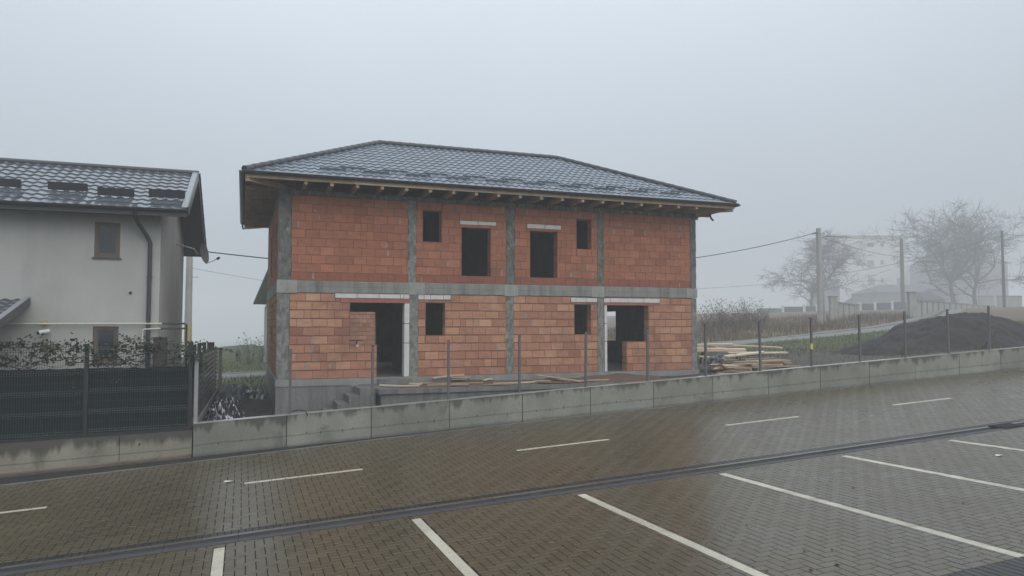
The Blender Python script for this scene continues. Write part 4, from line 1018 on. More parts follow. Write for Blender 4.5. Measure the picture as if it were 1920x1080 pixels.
for k in range(16):
    a=rr.uniform(0,2*pi); p=Vector((-1.0,19.1,-1.3)); d=Vector((.25*cos(a),.3*sin(a),1)).normalized(); pts=[p.copy()]
    for i in range(8):
        d=(d+Vector((rr.uniform(-.2,.2),rr.uniform(-.2,.2),.05))).normalized(); p=p+d*rr.uniform(.08,.13); pts.append(p.copy())
    st.tube(pts,[.008*(1-i/10) for i in range(len(pts))],4,cap=False)
    for q in pts[1:]:
        for _ in range(7): leafset(lf,q+Vector((rr.gauss(0,.07),rr.gauss(0,.07),rr.gauss(0,.06))),.065,rr)
st.build('stems',M['stem'],S_); lf.build('leaves',M['shrub'],S_)
# slatted side fence going back between the plots
sfc=thing('slat_fence','dark horizontal slat fence running back between the two plots','fence',(-.95,23,-2.4))
A=Vector((-1.02,18.95,0)); B=Vector((-.82,27.3,0)); nb=4
z=-2.22
while z<-.85:
    for k in range(nb):
        p=A.lerp(B,k/nb); q=A.lerp(B,(k+1)/nb-.004); dzk=.012*k
        m_=MB(); m_.bar((p.x+.03,p.y,z+dzk),(q.x+.03,q.y,z+dzk),.035,.088); m_.build('slat',M['slat'],sfc)
    z+=.135
for k in range(1,nb+1):
    p=A.lerp(B,k/nb); m_=MB(); m_.bar((p.x-.03,p.y,-2.6),(p.x-.03,p.y,-.80+.01*k),.06,.06,(0,1,0)); m_.build('post',M['fence_post_dark'],sfc)
m_=MB(); m_.bar(A+Vector((0,0,-2.34)),B+Vector((0,0,-2.30)),.16,.16); m_.build('base_strip',M['found'],sfc)
t=thing('corner_post','pale grey steel post at the start of the slat fence','fence post',(-1.0,18.8,-2.3))
m_=MB(); m_.bar((-.995,18.80,-2.32),(-.995,18.80,-.75),.085,.085,(0,1,0)); m_.build('post',M['galv'],t)
m_=MB(); m_.bar((-.995,18.80,-.752),(-.995,18.80,-.735),.09,.09,(0,1,0)); m_.build('cap',M['galv'],t)
t=thing('end_post','pale concrete post at the far end of the slat fence','fence post',(-.68,27.5,-2.4))
m_=MB(); m_.bar((-.70,27.5,-2.5),(-.70,27.5,-.86),.11,.11,(0,1,0)); m_.build('post',M['conc_form'],t)
m_=MB(); m_.bar((-.70,27.5,-.858),(-.70,27.5,-.82),.15,.15,(0,1,0)); m_.build('cap',M['conc'],t)
t=thing('board_gate','tall dark upright boards standing behind the slat fence','gate',(-1.2,26.9,-2.4))
for i,(x,zt) in enumerate(((-1.62,-.66),(-1.49,-.67),(-1.33,-.62),(-1.18,-.60),(-1.04,-.60),(-.93,-.60))):
    m_=MB(); m_.bar((x,26.6,-2.5),(x,26.6,zt),.115,.03,(0,1,0)); m_.build('board',M['slat'],t)
m_=MB(); m_.bar((-1.68,26.63,-1.2),(-.88,26.63,-1.2),.03,.06); m_.build('rail',M['slat'],t)
# bent hose over the wall
t=thing('hose','black plastic hose bent over the top of the retaining wall','hose',(1.3,18.75,-2.2))
zw=lambda x:top(x)
m_=MB(); m_.tube([(1.02,18.98,zw(1)-.1),(1.10,18.88,zw(1.1)+.035),(1.20,18.80,zw(1.2)+.075),(1.34,18.74,zw(1.34)+.10),(1.47,18.69,zw(1.47)+.075),(1.525,18.665,zw(1.5)+.0),(1.53,18.665,zw(1.5)-.06)],.014,8); m_.build('tube',M['rubber'],t,smooth=50)
m_=MB(); m_.tube([(1.53,18.665,zw(1.5)-.06),(1.535,18.665,zw(1.5)-.15)],.007,6); m_.build('wire_end',M['galv'],t)
# ------------------------------------------------------------------ planks
def onY(u,v,Y):
    d=_F+_R*((u-960)/FPX)+_U*((540-v)/FPX); return d*(Y/d.y)
def onZ(u,v,z):
    d=_F+_R*((u-960)/FPX)+_U*((540-v)/FPX); return d*(z/d.z)
def plank(p0,p1,w_,th,tn,label,group,roll=0.,split=False):
    p0=Vector(p0);p1=Vector(p1); mb=MB(); d=(p1-p0).normalized(); up=Vector((0,-sin(roll),cos(roll)))
    n=5; pts=[p0.lerp(p1,i/n) for i in range(n+1)]
    sd_=d.cross(up).normalized(); uu=sd_.cross(d); bow=R.uniform(-.012,.012); ring=[]
    for i,p in enumerate(pts):
        p=p+uu*bow*sin(pi*i/n)
        ej=(0,0) if 0<i<n else (R.uniform(-.03,.03),R.uniform(-.03,.03))
        for a,b,e in ((-1,-1,0),(1,-1,1),(1,1,1),(-1,1,0)): ring.append(p+sd_*a*w_/2+uu*b*th/2+d*ej[e])
    fs=[(3,2,1,0),tuple(n*4+k for k in range(4))]
    for i in range(n):
        for k in range(4): fs.append((i*4+k,i*4+(k+1)%4,(i+1)*4+(k+1)%4,(i+1)*4+k))
    mb.add(ring,fs,max(.01,tn))
    return lone(mb,'plank',M['plank'],label,'plank',group)
TG='loose planks on the terrace'
for (u0,v0,u1,v1,w_,tn,dz,lab) in (
 (712,722,787,723,.14,.95,.02,'long pale plank lying by the left end of the terrace'),(768,719,788,720,.16,.9,.05,'short pale plank end on top of the long pale plank'),
 (718,715,770,715,.12,.35,.02,'dark plank below the left doorway threshold'),(787,718,843,719,.12,.6,.02,'brown plank running right from the long pale plank'),
 (811,709,844,704.5,.13,.85,.12,'slanting plank propped on the small heap below the small left window'),(846,703.5,871,702.5,.10,.8,.0,'topmost short plank of the small heap left of the middle column'),
 (846,707,879,707.5,.12,.7,.0,'second plank from the top of the small heap'),(847,711,875,710.5,.12,.6,.0,'lowest plank of the small heap left of the middle column'),
 (845,719,905,717,.12,.5,.02,'long brown plank in front of the small heap'),(800,722,880,721,.14,.55,.02,'plank near the terrace edge left of the middle column'),(880,710,905,710.5,.1,.45,.02,'short weathered plank right of the small heap'),
 (907,713,922,710,.10,.9,.04,'small broken pale board before the middle column'),(926,719,1002,716,.13,.85,.02,'long pale plank in front of the middle column'),(974,712.5,1004,712,.12,.4,.02,'dark plank behind the long pale plank at the middle column'),
 (1001,714.5,1033,714,.13,.65,.03,'plank end under the slanting plank'),(1009,704,1086,715,.13,.75,.10,'long slanting plank propped up right of the middle column'),(1010,717,1072,716.5,.16,.12,.02,'dark wet plank under the long slanting plank'),
 (1024,708,1060,713,.1,.55,.04,'second slanting plank beneath the long slanting one'),(1084,714,1141,711.5,.13,.65,.03,'plank lying below the small right window'),(905,722,960,720,.12,.45,.02,'weathered plank along the terrace edge before the middle column')):
    zt=-1.70+dz
    ps=[]
    for u,v in ((u0,v0),(u1,v1)):
        p=onZ(u,v,zt)
        if p.y>21.02: p=onY(u,v,21.02)
        if p.y<19.62: p=onY(u,v,19.62)
        ps.append(p)
    plank(ps[0],ps[1],w_,.032,tn,lab,TG)
PG='planks piled on the plot'
ra=random.Random(9)
# front stack: wide boards lying in layers right of the house corner
gz0=-1.66
k=0
for lay in range(9):
    for row in range(4):
        y=20.15+row*.34+ra.uniform(-.09,.09); x=16.75+ra.uniform(-.34,.34)-.03*lay; L=2.15+ra.uniform(-.7,.5); an=ra.uniform(-.16,.16)+.02
        if lay>5 and row==0: continue
        if lay>7 and row<2: continue
        d=Vector((cos(an),sin(an),0)); z=gz0+.052*lay+.05*(x-16)
        lab='brown board in the low wide stack of boards behind the wall'
        plank(Vector((x,y,z))-d*L/2,Vector((x,y,z+SL*.4))+d*L/2,.30,.04,ra.choice((.2,.35,.5,.55,.6,.7,.8,.95)),lab,PG,roll=ra.uniform(-.10,.10))
for lay in range(10):                           # the ends poking out beside the corner
    for row in range(2):
        y=20.05+row*.25+ra.uniform(-.06,.06); x=15.15+ra.uniform(-.18,.18); L=1.1+ra.uniform(-.25,.3); an=ra.uniform(-.25,.25)
        d=Vector((cos(an),sin(an),ra.uniform(-.02,.03))); z=gz0+.048*lay-.03
        plank(Vector((x,y,z))-d*L/2,Vector((x,y,z))+d*L/2,.13,.034,ra.choice((.12,.3,.55,.8,.95,.95)),'narrow offcut in the heap of plank ends beside the right house corner',PG,roll=ra.uniform(-.2,.2))
for (u0,v0,u1,v1,dep,w_,th,tn,lab) in (
 (1296,647,1374,645,29,.12,.05,.97,'uppermost pale plank behind the right house corner'),(1296,655,1397,657,28.5,.16,.14,.98,'thick pale beam reaching out behind the right house corner'),
 (1340,651,1380,655,28.8,.12,.04,.8,'short pale plank lying across the thick beam'),(1374,648,1466,652,29.5,.14,.05,.85,'long greyish plank behind the pile, right end'),
 (1330,649,1392,650,29.2,.12,.04,.75,'thin plank between the pale beam and the uppermost plank'),(1300,659,1396,657.5,28.2,.12,.04,.7,'plank directly under the thick pale beam'),
 (1347,669.5,1432,660,26.2,.20,.05,.98,'long pale grey board sloping over the front stack'),(1365,661,1477,661,26.8,.14,.04,.97,'longest pale plank jutting right over the pile'),
 (1378,665,1450,664,26.4,.16,.04,.12,'dark wet board under the longest pale plank'),(1310,668,1352,672,26.,.14,.04,.9,'pale board left of the sloping grey board')):
    a_=at(u0,v0,dep); b_=at(u1,v1,dep+.4); plank(a_,b_,w_,th,tn,lab,PG,roll=.15)
def support(name,lab,x0,x1,y0,y1,z0,z1):         # the timber trestles carrying the upper planks
    t=thing('trestle',lab,'trestle',((x0+x1)/2,(y0+y1)/2,z0))
    m_=MB(); m_.bar((x0,(y0+y1)/2,z1),(x1,(y0+y1)/2,z1),.10,.08,tint=.3); m_.build('beam',M['plank'],t)
    for x in (x0+.06,x1-.06):
        for s in (-1,1):
            m_=MB(); m_.bar((x,(y0+y1)/2+s*.28,z0-.1),(x,(y0+y1)/2,z1),.06,.05,tint=.3); m_.build('leg',M['plank'],t)
q=at(1330,657,28.6); 
for i,(u,lab) in enumerate(((1318,'low timber trestle under the pale planks by the house corner'),(1385,'low timber trestle under the outer end of the pale planks'))):
    q=at(u,659,28.7); support('trestle',lab,q.x-.05,q.x+.07,q.y-.4,q.y+.4,ground_all(q.x,q.y),q.z-.05)
# crumpled foil and tarps
def crumple(name,mat,c,sx,sy,h,seed,label,cat,n=26,f=3.,sharp=1.,group=None,rot=0.,parts=None):
    mb=MB(); rows=[]
    for j in range(n+1):
        row=[]
        for i in range(n+1):
            u,v=i/n*2-1,j/n*2-1; rr_=min(1,sqrt(u*u+v*v)); ed=1-rr_**2
            nz_=noise.noise(Vector((u*f+seed,v*f,seed*1.7))); nz2=noise.noise(Vector((u*f*2.7,v*f*2.7,seed)))
            rg=(1-abs(nz_)*2.2)*.5+.5*(1-abs(nz2)*2.2)*.6
            wx=u*sx*(1+.18*noise.noise(Vector((v*2,seed,u)))); wy=v*sy*(1+.18*noise.noise(Vector((u*2,seed,3))))
            X_=c[0]+wx*cos(rot)-wy*sin(rot)+.10*nz2*sharp*sx; Y_=c[1]+wx*sin(rot)+wy*cos(rot)+.10*nz_*sharp*sy
            row.append((X_,Y_,c[2]+h*max(0,ed)**.6*(.35+.65*rg)-.04*(1-ed)))
        rows.append(row)
    mb.grid(rows); 
    if isinstance(mat,list):
        rr_=random.Random(seed)
        for k in range(len(mb.f)):
            q=mb.v[mb.f[k][0]]; mb.m[k]=1 if noise.noise(Vector((q[0]*6.,q[1]*6.,seed)))>.14 else 0  # scattered second colour, painting glints on the black foil
    return lone(mb,name,mat,label,cat,group,smooth=30)
crumple('foil_heap',[M['foil'],M['foil_pale_glint']],(-.38,21.7,-2.60),.52,2.5,.74,3.3,'long heap of crumpled glossy black foil with painted white glints beside the slat fence','plastic sheet',n=44,f=4.5)
crumple('tarpaulin',M['foil_grey'],(-.20,26.6,-2.60),.74,1.3,.74,7.7,'grey blue tarpaulin bunched up behind the foil heap by the fence end','tarpaulin',n=30,f=2.4)
crumple('tarpaulin',[M['foil'],M['foil_pale_glint']],(.42,26.2,-2.55),.55,.9,.58,12.3,'dark sheet with a pale torn corner spread over the soil mound','tarpaulin',n=26,f=2.6)
crumple('foil_heap',[M['foil_grey'],M['foil_pale_glint']],(.62,25.6,-2.50),.24,.6,.50,5.1,'small pale and grey foil bundle leaning against the left house wall','plastic sheet',n=20,f=2.2)
crumple('foil_heap',[M['foil'],M['foil_grey']],at(1348,668,25.6)+Vector((0,0,-.28)),.55,.5,.45,9.4,'dark blue plastic sheet bunched behind the plank ends','plastic sheet',n=22,f=3.)
# soil mounds
def mound(name,cx,cy,rx,ry,h,label,mat,seed,n=60,rough=1.,skew=0.,cat='soil heap',extra=()):
    mb=MB(); rows=[]
    for j in range(n+1):
        row=[]
        for i in range(n+1):
            u,v=(i/n*2-1)*1.15,(j/n*2-1)*1.15; X_,Y_=cx+u*rx,cy+v*ry
            r_=sqrt((u+skew*(1-abs(u)))**2+v*v); k=max(0,1-r_); z=h*(1-(1-smooth(0,1,k))**1.35)
            for ex,ey,erx,ery,eh in extra:
                k2=max(0,1-sqrt(((X_-ex)/erx)**2+((Y_-ey)/ery)**2)); z=max(z,eh*smooth(0,1,k2)); k=max(k,k2)
            nz_=noise.fractal(Vector((X_*.9,Y_*.9,seed)),1.,2.,5); n2=noise.noise(Vector((X_*5.,Y_*5.,seed)))+.6*noise.noise(Vector((X_*11.,Y_*11.,seed)))
            row.append((X_,Y_,ground_all(X_,Y_)-.14+z+(nz_*.17+n2*.06)*rough*min(1,k*4)))
        rows.append(row)
    mb.grid(rows); return lone(mb,name,mat,label,cat,smooth=True)
mound('soil_heap',29.6,23.5,6.6,3.5,1.42,'large dark heap of dug soil behind the wall, far right',M['soil'],2.2,110,1.,0.,'soil heap',((24.9,22.8,3.4,2.4,.55),))
mound('soil_heap',.30,23.0,1.7,4.3,.36,'low mound of black soil between the slat fence and the house',M['soil'],6.1,46,.5)
# ------------------------------------------------------------------ vegetation
def blades(name,pts,hmin,hmax,wd,mat,label,seed,lean=.35,tint=(0.,1.)):
    rng=np.random.default_rng(seed); P_=np.array(pts,float); n=len(P_); a=rng.uniform(0,2*np.pi,n); h=rng.uniform(hmin,hmax,n); w_=wd*rng.uniform(.6,1.4,n)
    lx=np.cos(a)*h*lean*rng.uniform(.2,1.2,n); ly=np.sin(a)*h*lean*rng.uniform(.2,1.2,n); b=rng.uniform(0,2*np.pi,n)
    V=np.zeros((n,3,3)); V[:,0]=P_-np.stack([np.cos(b)*w_,np.sin(b)*w_,0*b],1); V[:,1]=P_+np.stack([np.cos(b)*w_,np.sin(b)*w_,0*b],1); V[:,2]=P_+np.stack([lx,ly,h],1)
    V[:,:2,2]-=.03
    me=bpy.data.meshes.new(name); me.vertices.add(n*3); me.vertices.foreach_set('co',V.reshape(-1)); me.loops.add(n*3); me.loops.foreach_set('vertex_index',np.arange(n*3,dtype=np.int32))
    me.polygons.add(n); me.polygons.foreach_set('loop_start',(np.arange(n)*3).astype(np.int32)); me.polygons.foreach_set('loop_total',np.full(n,3,np.int32)); me.update(calc_edges=True); me.shade_flat(); me.materials.append(mat)
    t=me.attributes.new('tint','FLOAT','FACE'); t.data.foreach_set('value',np.clip(rng.uniform(tint[0],tint[1],n),.01,1))
    o=bpy.data.objects.new(name,me); COL.objects.link(o); return tag(o,label,None,None,'stuff')
M['grass']=tinted('grass_blade',[(0.,(.055,.073,.025)),(.5,(.105,.135,.043)),(.85,(.14,.155,.06)),(1.,(.22,.20,.11))],.7,.15,8.)
M['drygrass']=tinted('dry_grass',[(0.,(.075,.052,.032)),(.6,(.15,.112,.070)),(1.,(.23,.18,.115))],.85,.15,8.)
rg=random.Random(31)
def scatter(n,fx,cond):
    out=[]
    while len(out)<n:
        x,y=fx()
        if cond(x,y): out.append((x,y,ground_all(x,y)))
    return out
gp=scatter(15000,lambda:(rg.uniform(15,48),19.2+17.*rg.random()**.8),lambda x,y: path_dist(x,y)>1.7 and (y>24 or rg.random()<.35) and noise.noise(Vector((x*.5,y*.5,4)))>-.35)
gp+=scatter(9000,lambda:(rg.uniform(-5,4),rg.uniform(27.5,60)),lambda x,y: path_dist(x,y)>1.6 and not(x>1 and y<48 and y>39))
blades('grass',gp,.05,.20,.018,M['grass'],'short green grass on the plots and along the gravel track',3)
def ppy(x):
    for (a,b),(c,d) in zip(PP,PP[1:]):
        if a<=x<=c: return b+(d-b)*(x-a)/(c-a+1e-9)
    return 60.
dp_=scatter(17000,lambda:(rg.uniform(14,62),rg.uniform(34,64)),lambda x,y: y>ppy(x)+1.7 and noise.noise(Vector((x*.3,y*.3,8)))>-.4)
blades('dry_grass',dp_,.18,.62,.022,M['drygrass'],'tall dry brown grass beyond the gravel track',5,.3)
def weed(name,base,h,n,label,group,seed,mat,spread=.5,lv=0,ls=.06):
    rr_=random.Random(seed); base=Vector(base); t=thing(name,label,'bush',tuple(base),group); st_=MB(); lf_=MB()
    for k in range(n):
        a=rr_.uniform(0,2*pi); d=Vector((cos(a)*spread*rr_.random(),sin(a)*spread*rr_.random(),1)).normalized(); p=base+Vector((rr_.gauss(0,.25)*spread,rr_.gauss(0,.25)*spread,-.1)); hh=h*rr_.uniform(.55,1.05); pts=[p.copy()]; m=6
        for i in range(m):
            d=(d+Vector((rr_.gauss(0,.14),rr_.gauss(0,.14),.02))).normalized(); p=p+d*hh/m; pts.append(p.copy())
            if i>1:
                for _ in range(2):
                    a2=rr_.uniform(0,2*pi); e=p+Vector((cos(a2),sin(a2),.9))*hh*rr_.uniform(.06,.16); st_.tube([p,e],[.006,.003],3,tint=rr_.random(),cap=False)
                    if lv: leafset(lf_,e,ls,rr_,n=lv)
        st_.tube(pts,[.012*(1-.75*i/m) for i in range(m+1)],3,tint=rr_.uniform(.05,.9),cap=False)
    st_.build('stems',mat,t)
    if lv: lf_.build('leaves',M['shrub'] if mat is M['stem'] else M['weed'],t)
    return t
for (u,v,dep,h,n,sp,seed,lab) in ((1330,626,50,2.1,46,.75,1,'leafless grey bush nearest the right house corner'),(1352,622,52,2.6,52,.8,2,'tall leafless bush, second from the house corner'),(1378,624,52,2.0,46,.8,3,'low leafless bush in the middle of the bush row'),(1400,620,55,2.4,50,.8,4,'leafless bush before the green container'),(1424,622,55,1.8,44,.8,5,'leafless bush touching the green container, rightmost in its row')):
    p=at(u,v,dep); weed('bush',(p.x,p.y,ground_all(p.x,p.y)),h,n,lab,'leafless bushes beyond the track',seed,M['weed'],sp,1,.09)
for (u,dep,h,n,seed,lab) in ((470,43,1.7,9,11,'tall thin weed standing in the gap beside the left house wall'),(489,44,1.5,9,12,'slender weed just left of the brick house'),(448,46,1.0,10,13,'low weed clump on the green rise between the houses')):
    p=at(u,640,dep); weed('weed',(p.x,p.y,ground_all(p.x,p.y)),h,n,lab,'weeds between the houses',seed,M['stem'],.3,1,.09)
p=at(440,650,52); mound('grass_rise',p.x,p.y,5,4,1.0,'low grassy rise in the gap between the two houses',M['grassbank'] if 'grassbank' in M else soilm('grass_bank',(.030,.042,.016),(.085,.098,.038)),4.4,30,.6,cat='grass bank')
for x,h,n,sd_,lab in ((22.5,.8,12,21,'dry brown weed at the left foot of the soil heap'),(26.3,.75,14,22,'reddish dry weed before the soil heap')):
    weed('weed',(x,19.9,ground_all(x,19.9)),h,n,lab,'weeds at the soil heap',sd_,M['weed'],.5,1,.06)
# bare trees in the fog
def tree(name,base,h,label,seed,lean=0.,forks=3,spread=.55,levels=6,rbase=.26,droop=0.,twig=1.,wide=1.):
    rr_=random.Random(seed); base=Vector(base); t=thing(name,label,'tree',tuple(base),'bare trees in the fog'); tr=MB(); cr=MB()
    def grow(p,d,L,r,lev):
        n=4; pts=[p.copy()]; q=p.copy(); dd=d.copy()
        for i in range(n):
            dd=(dd+Vector((rr_.gauss(0,.13),rr_.gauss(0,.13),rr_.gauss(0,.09)+(.06 if lev<4 else -droop)))).normalized(); q=q+dd*L/n; pts.append(q.copy())
        m=tr if lev<2 else cr
        m.tube(pts,[r*(1-.38*i/n) for i in range(n+1)],(8,7,5,4,3,3,3,3)[min(lev,7)],cap=False)
        if lev>=levels: return
        k=rr_.choice((2,2,3)) if lev>0 else forks
        for j in range(k):
            ax_=Vector((rr_.gauss(0,1),rr_.gauss(0,1),rr_.gauss(0,.55))).normalized(); nd_=(dd+ax_*rr_.uniform(.5,1.)*spread*1.4+Vector((0,0,.12))).normalized()
            grow(pts[-1],nd_,L*rr_.uniform(.70,.92),max(.026,r*.62*rr_.uniform(.75,1.)),lev+1)
        for i in range(1 if lev else 2,n+1):
            for _ in range(1 if lev<2 else 2):
                if rr_.random()<(.55 if lev else .9)*twig:
                    ax_=Vector((rr_.gauss(0,1),rr_.gauss(0,1),rr_.gauss(0,.5))).normalized(); nd_=(dd*.4+ax_).normalized()
                    if lev==0: grow(pts[i],nd_,L*rr_.uniform(.7,.95),r*.42,2)
                    else: grow(pts[i],nd_,L*rr_.uniform(.45,.75),max(.024,r*.42),max(lev+2,levels-1))
    grow(base-Vector((0,0,.3)),Vector((lean,0,1)).normalized(),h*.22,rbase,0)
    # scale the crown to the wanted height
    top_=max(v[2] for v in cr.v)-base.z; k=h/top_
    for m in (tr,cr): m.v=[(base.x+(v[0]-base.x)*k*wide,base.y+(v[1]-base.y)*k*wide,base.z+(v[2]-base.z)*k) for v in m.v]
    tr.build('trunk',M['bark_far'],t); cr.build('crown',M['bark_far'],t); return t
def gat(u,dep):
    q=at(u,600,dep); return (q.x,q.y,ground_all(q.x,q.y))
tree('tree',gat(1524,165),19.4,'dense bare tree rising behind the tall concrete pole',3,-.05,5,.85,6,.30,.06,1.22,1.15)
tree('tree',gat(1795,155),23.4,'spreading bare tree on the left of the far right pair',8,-.08,4,.80,6,.40,.02,1.15,1.1)
tree('tree',gat(1829,160),25.3,'tall bare tree on the right of the far right pair',14,.06,4,.74,6,.42,.02,1.15,1.1)
# ------------------------------------------------------------------ things in the fog on the right
def prism(mb,p,w_,d_,z0,z1,rot=0.,m=0,tint=0.):
    c,s=cos(rot),sin(rot); q=[(p[0]+x*c-y*s,p[1]+x*s+y*c) for x,y in ((0,0),(w_,0),(w_,d_),(0,d_))]
    mb.add([(x,y,z0) for x,y in q]+[(x,y,z1) for x,y in q],[(0,3,2,1),(4,5,6,7),(0,1,5,4),(1,2,6,5),(2,3,7,6),(3,0,4,7)],tint,m)
far_white=simple('far_white_wall',(.60,.60,.585),.9,.08,.4); far_grey=simple('far_grey_wall',(.13,.13,.13),.9,.12,.4); far_dark=simple('far_dark_roof',(.050,.052,.058),.7,.15,.5); far_win=simple('far_window',(.10,.105,.115),.3,.1)
pan_dark=simple('fence_panel_dark',(.045,.048,.055),.6,.15); far_green=simple('container_green',(.09,.17,.15),.6,.15); conc_far=concrete('panel_concrete',(.36,.355,.33),(.2,.195,.18),.6,.4)
VX=-radians(20.2)                                # facing the camera squarely
def wall_px(mb,u0,v0,u1,v1,dep0,dep1,th=.25):
    """upright panel between two bearings"""
    a=at(u0,v0,dep0); b=at(u1,v0+(v1-v0)*0,dep1); return a,b
_FH=Vector((sin(YAW),cos(YAW),0))
def ath(u,v,dep):
    d=_F+_R*((u-960)/FPX)+_U*((540-v)/FPX); return d*(dep/d.dot(_FH))
def facing_box(u0,u1,vt,vb,dep,thick,mat,name,parent,dep2=None):
    a=ath(u0,vt,dep); b=ath(u1,vt,dep2 or dep); zb=ath(u0,vb,dep).z; d=Vector((b.x-a.x,b.y-a.y,0)); n=Vector((-d.y,d.x,0)).normalized()*thick
    zt0,zt1=a.z,b.z; mb=MB(); q=[(a.x,a.y),(b.x,b.y),(b.x+n.x,b.y+n.y),(a.x+n.x,a.y+n.y)]; zt=(zt0,zt1,zt1,zt0)
    mb.add([(x,y,zb) for x,y in q]+[(x,y,z) for (x,y),z in zip(q,zt)],[(0,3,2,1),(4,5,6,7),(0,1,5,4),(1,2,6,5),(2,3,7,6),(3,0,4,7)]); return mb.build(name,mat,parent)
def farthing(name,label,cat,u,dep,group=None):
    q=gat(u,dep); return thing(name,label,cat,q,group)
# white apartment block
b=farthing('apartment_block','tall pale apartment block fading into the fog behind the bare tree','building',1640,285)
facing_box(1552,1702,443,603,285,22,far_white,'wall',b)
facing_box(1550,1704,441.5,443,284.6,22.6,conc_far,'roof',b)
for (u0,v0,u1,v1) in ((1627,488,1639,502),(1651,488,1657,496),(1628,521,1640,535),(1652,521,1657,530),(1627,455,1638,463),(1651,455,1657,462),(1628,555,1640,568),(1682,488,1692,502),(1682,521,1692,535)):
    wdw=facing_box(u0,u1,v0,v1,284.8,.06,far_win,'window',b)
b=farthing('block_house','dark narrow building behind the foot of the left bare tree','building',1560,240)
facing_box(1547,1574,527,600,240,12,far_grey,'wall',b); facing_box(1545,1576,523,527,239.8,6.6,far_dark,'roof',b)
def gable(name,label,u0,u1,ve,vr,dep,thick,wallm,vb=600,wins=(),cat='house'):
    b_=farthing(name,label,cat,(u0+u1)/2,dep); facing_box(u0+3,u1-3,ve,vb,dep,thick,wallm,'wall',b_)
    a=ath(u0,ve,dep-.4); c=ath(u1,ve,dep-.4); r=ath((u0+u1)/2,vr,dep).z; d=Vector((c.x-a.x,c.y-a.y,0)); n=Vector((-d.y,d.x,0)).normalized(); T=thick+.8; dn=d.normalized(); ins=min(d.length*.22,thick*.5)
    p=[Vector((a.x,a.y,a.z)),Vector((c.x,c.y,a.z)),Vector((c.x,c.y,a.z))+n*T,Vector((a.x,a.y,a.z))+n*T]; r0=(p[0]+p[3])/2+dn*ins; r1=(p[1]+p[2])/2-dn*ins; r0.z=r1.z=r
    m_=MB(); m_.add(p+[r0,r1],[(0,1,5,4),(1,2,5),(2,3,4,5),(3,0,4),(3,2,1,0)]); m_.build('roof',far_dark,b_)
    for w4 in wins: facing_box(*w4,dep-.07,.06,far_win,'window',b_)
    return b_
gable('villa','large grey house with a dark roof behind the right pair of trees',1776,1892,492,455,260,26,far_grey,600,((1800,1812,510,524),(1836,1848,510,524),(1866,1876,510,524)))
gable('low_house','long low house with a wide pale edged roof behind the panel fence',1640,1800,548,531,215,16,far_grey,604,((1665,1676,560,572),(1768,1778,560,572)))
gable('shed','small shed with a dark pitched roof above the panel fence',1734,1774,562,546,150,7,far_grey,600)
gable('shed','little dark roofed shed behind the white posted fence',1602,1656,572,556,190,9,far_grey,600)
# green container, dark panel fences with white posts, panel walls
b=farthing('container','pale green container standing by the bushes in the fog','container',1448,135)
facing_box(1430,1467,578,600,135,3.4,far_green,'body',b)
for q in range(1,9): facing_box(1430+q*4.1,1430.8+q*4.1,579,599,134.95,.05,simple('container_rib',(.075,.145,.13),.6,.1) if q==1 else bpy.data.materials['container_rib'],'rib',b)
def postfence(name,label,us,vt,vbp,vb,dep0,dep1):
    b_=farthing(name,label,'fence',us[0],dep0); n=len(us)
    for i,u in enumerate(us):
        k=i/(n-1); d=dep0+(dep1-dep0)*k; facing_box(u-2.2,u+2.2,vt[i]-3,vb[i],d-.05,.35,far_white,'post',b_)
    for i in range(n-1):
        d=dep0+(dep1-dep0)*(i+.5)/(n-1); facing_box(us[i]+2.6,us[i+1]-2.6,(vt[i]+vt[i+1])/2,(vbp[i]+vbp[i+1])/2,d,.06,pan_dark,'panel',b_)
        facing_box(us[i]+2.6,us[i+1]-2.6,(vbp[i]+vbp[i+1])/2+.2,(vb[i]+vb[i+1])/2,d-.02,.25,far_white,'base',b_)
postfence('garden_fence','dark panel fence with white posts left of the tall concrete pole',[1468,1508,1532],[576,574,574],[592,591,591],[600,600,600],135,135)
postfence('garden_fence','dark panel fence with white posts on a white base right of the pole',[1613,1641,1673,1702],[570,569,567,566],[587,586,584,583],[594,594,592,590],128,130)
def panelwall(name,label,u0,u1,vt0,vt1,vb,dep0,dep1,n):
    b_=farthing(name,label,'fence',u0,dep0)
    for i in range(n):
        k0,k1=i/n,(i+1)/n; ua=u0+(u1-u0)*k0; ub=u0+(u1-u0)*k1; da=dep0+(dep1-dep0)*k0; db=dep0+(dep1-dep0)*k1
        a=at(ua,vt0+(vt1-vt0)*k0,da); c=at(ub,vt0+(vt1-vt0)*k1,db); zb=min(ground_all(a.x,a.y),ground_all(c.x,c.y))-.3
        d=Vector((c.x-a.x,c.y-a.y,0)); nn=Vector((-d.y,d.x,0)).normalized()*.08; dd=d.normalized()*.05; m_=MB()
        q=[Vector((a.x,a.y,0))+dd,Vector((c.x,c.y,0))-dd]; q=q+[q[1]+nn,q[0]+nn]; zt=(a.z-.1,c.z-.1,c.z-.1,a.z-.1)
        m_.add([(p.x,p.y,zb) for p in q]+[(p.x,p.y,z) for p,z in zip(q,zt)],[(0,3,2,1),(4,5,6,7),(0,1,5,4),(1,2,6,5),(2,3,7,6),(3,0,4,7)]); m_.build('panel',conc_far,b_)
        m_=MB(); m_.bar((a.x,a.y,zb),(a.x,a.y,a.z+.0),.13,.16,(0,1,0)); m_.build('post',M['conc'],b_)
        m_=MB(); m_.bar((a.x,a.y,a.z-.04),(c.x,c.y,c.z-.04),.16,.10); m_.build('top_rail',M['conc'],b_)
    return b_
panelwall('panel_fence','pale concrete panel fence receding right behind the soil heap',1716,1866,562,574,600,64,112,14)
panelwall('panel_fence','short concrete panel fence at the track just right of the tall pole',1570,1612,566,572,606,66,80,4)
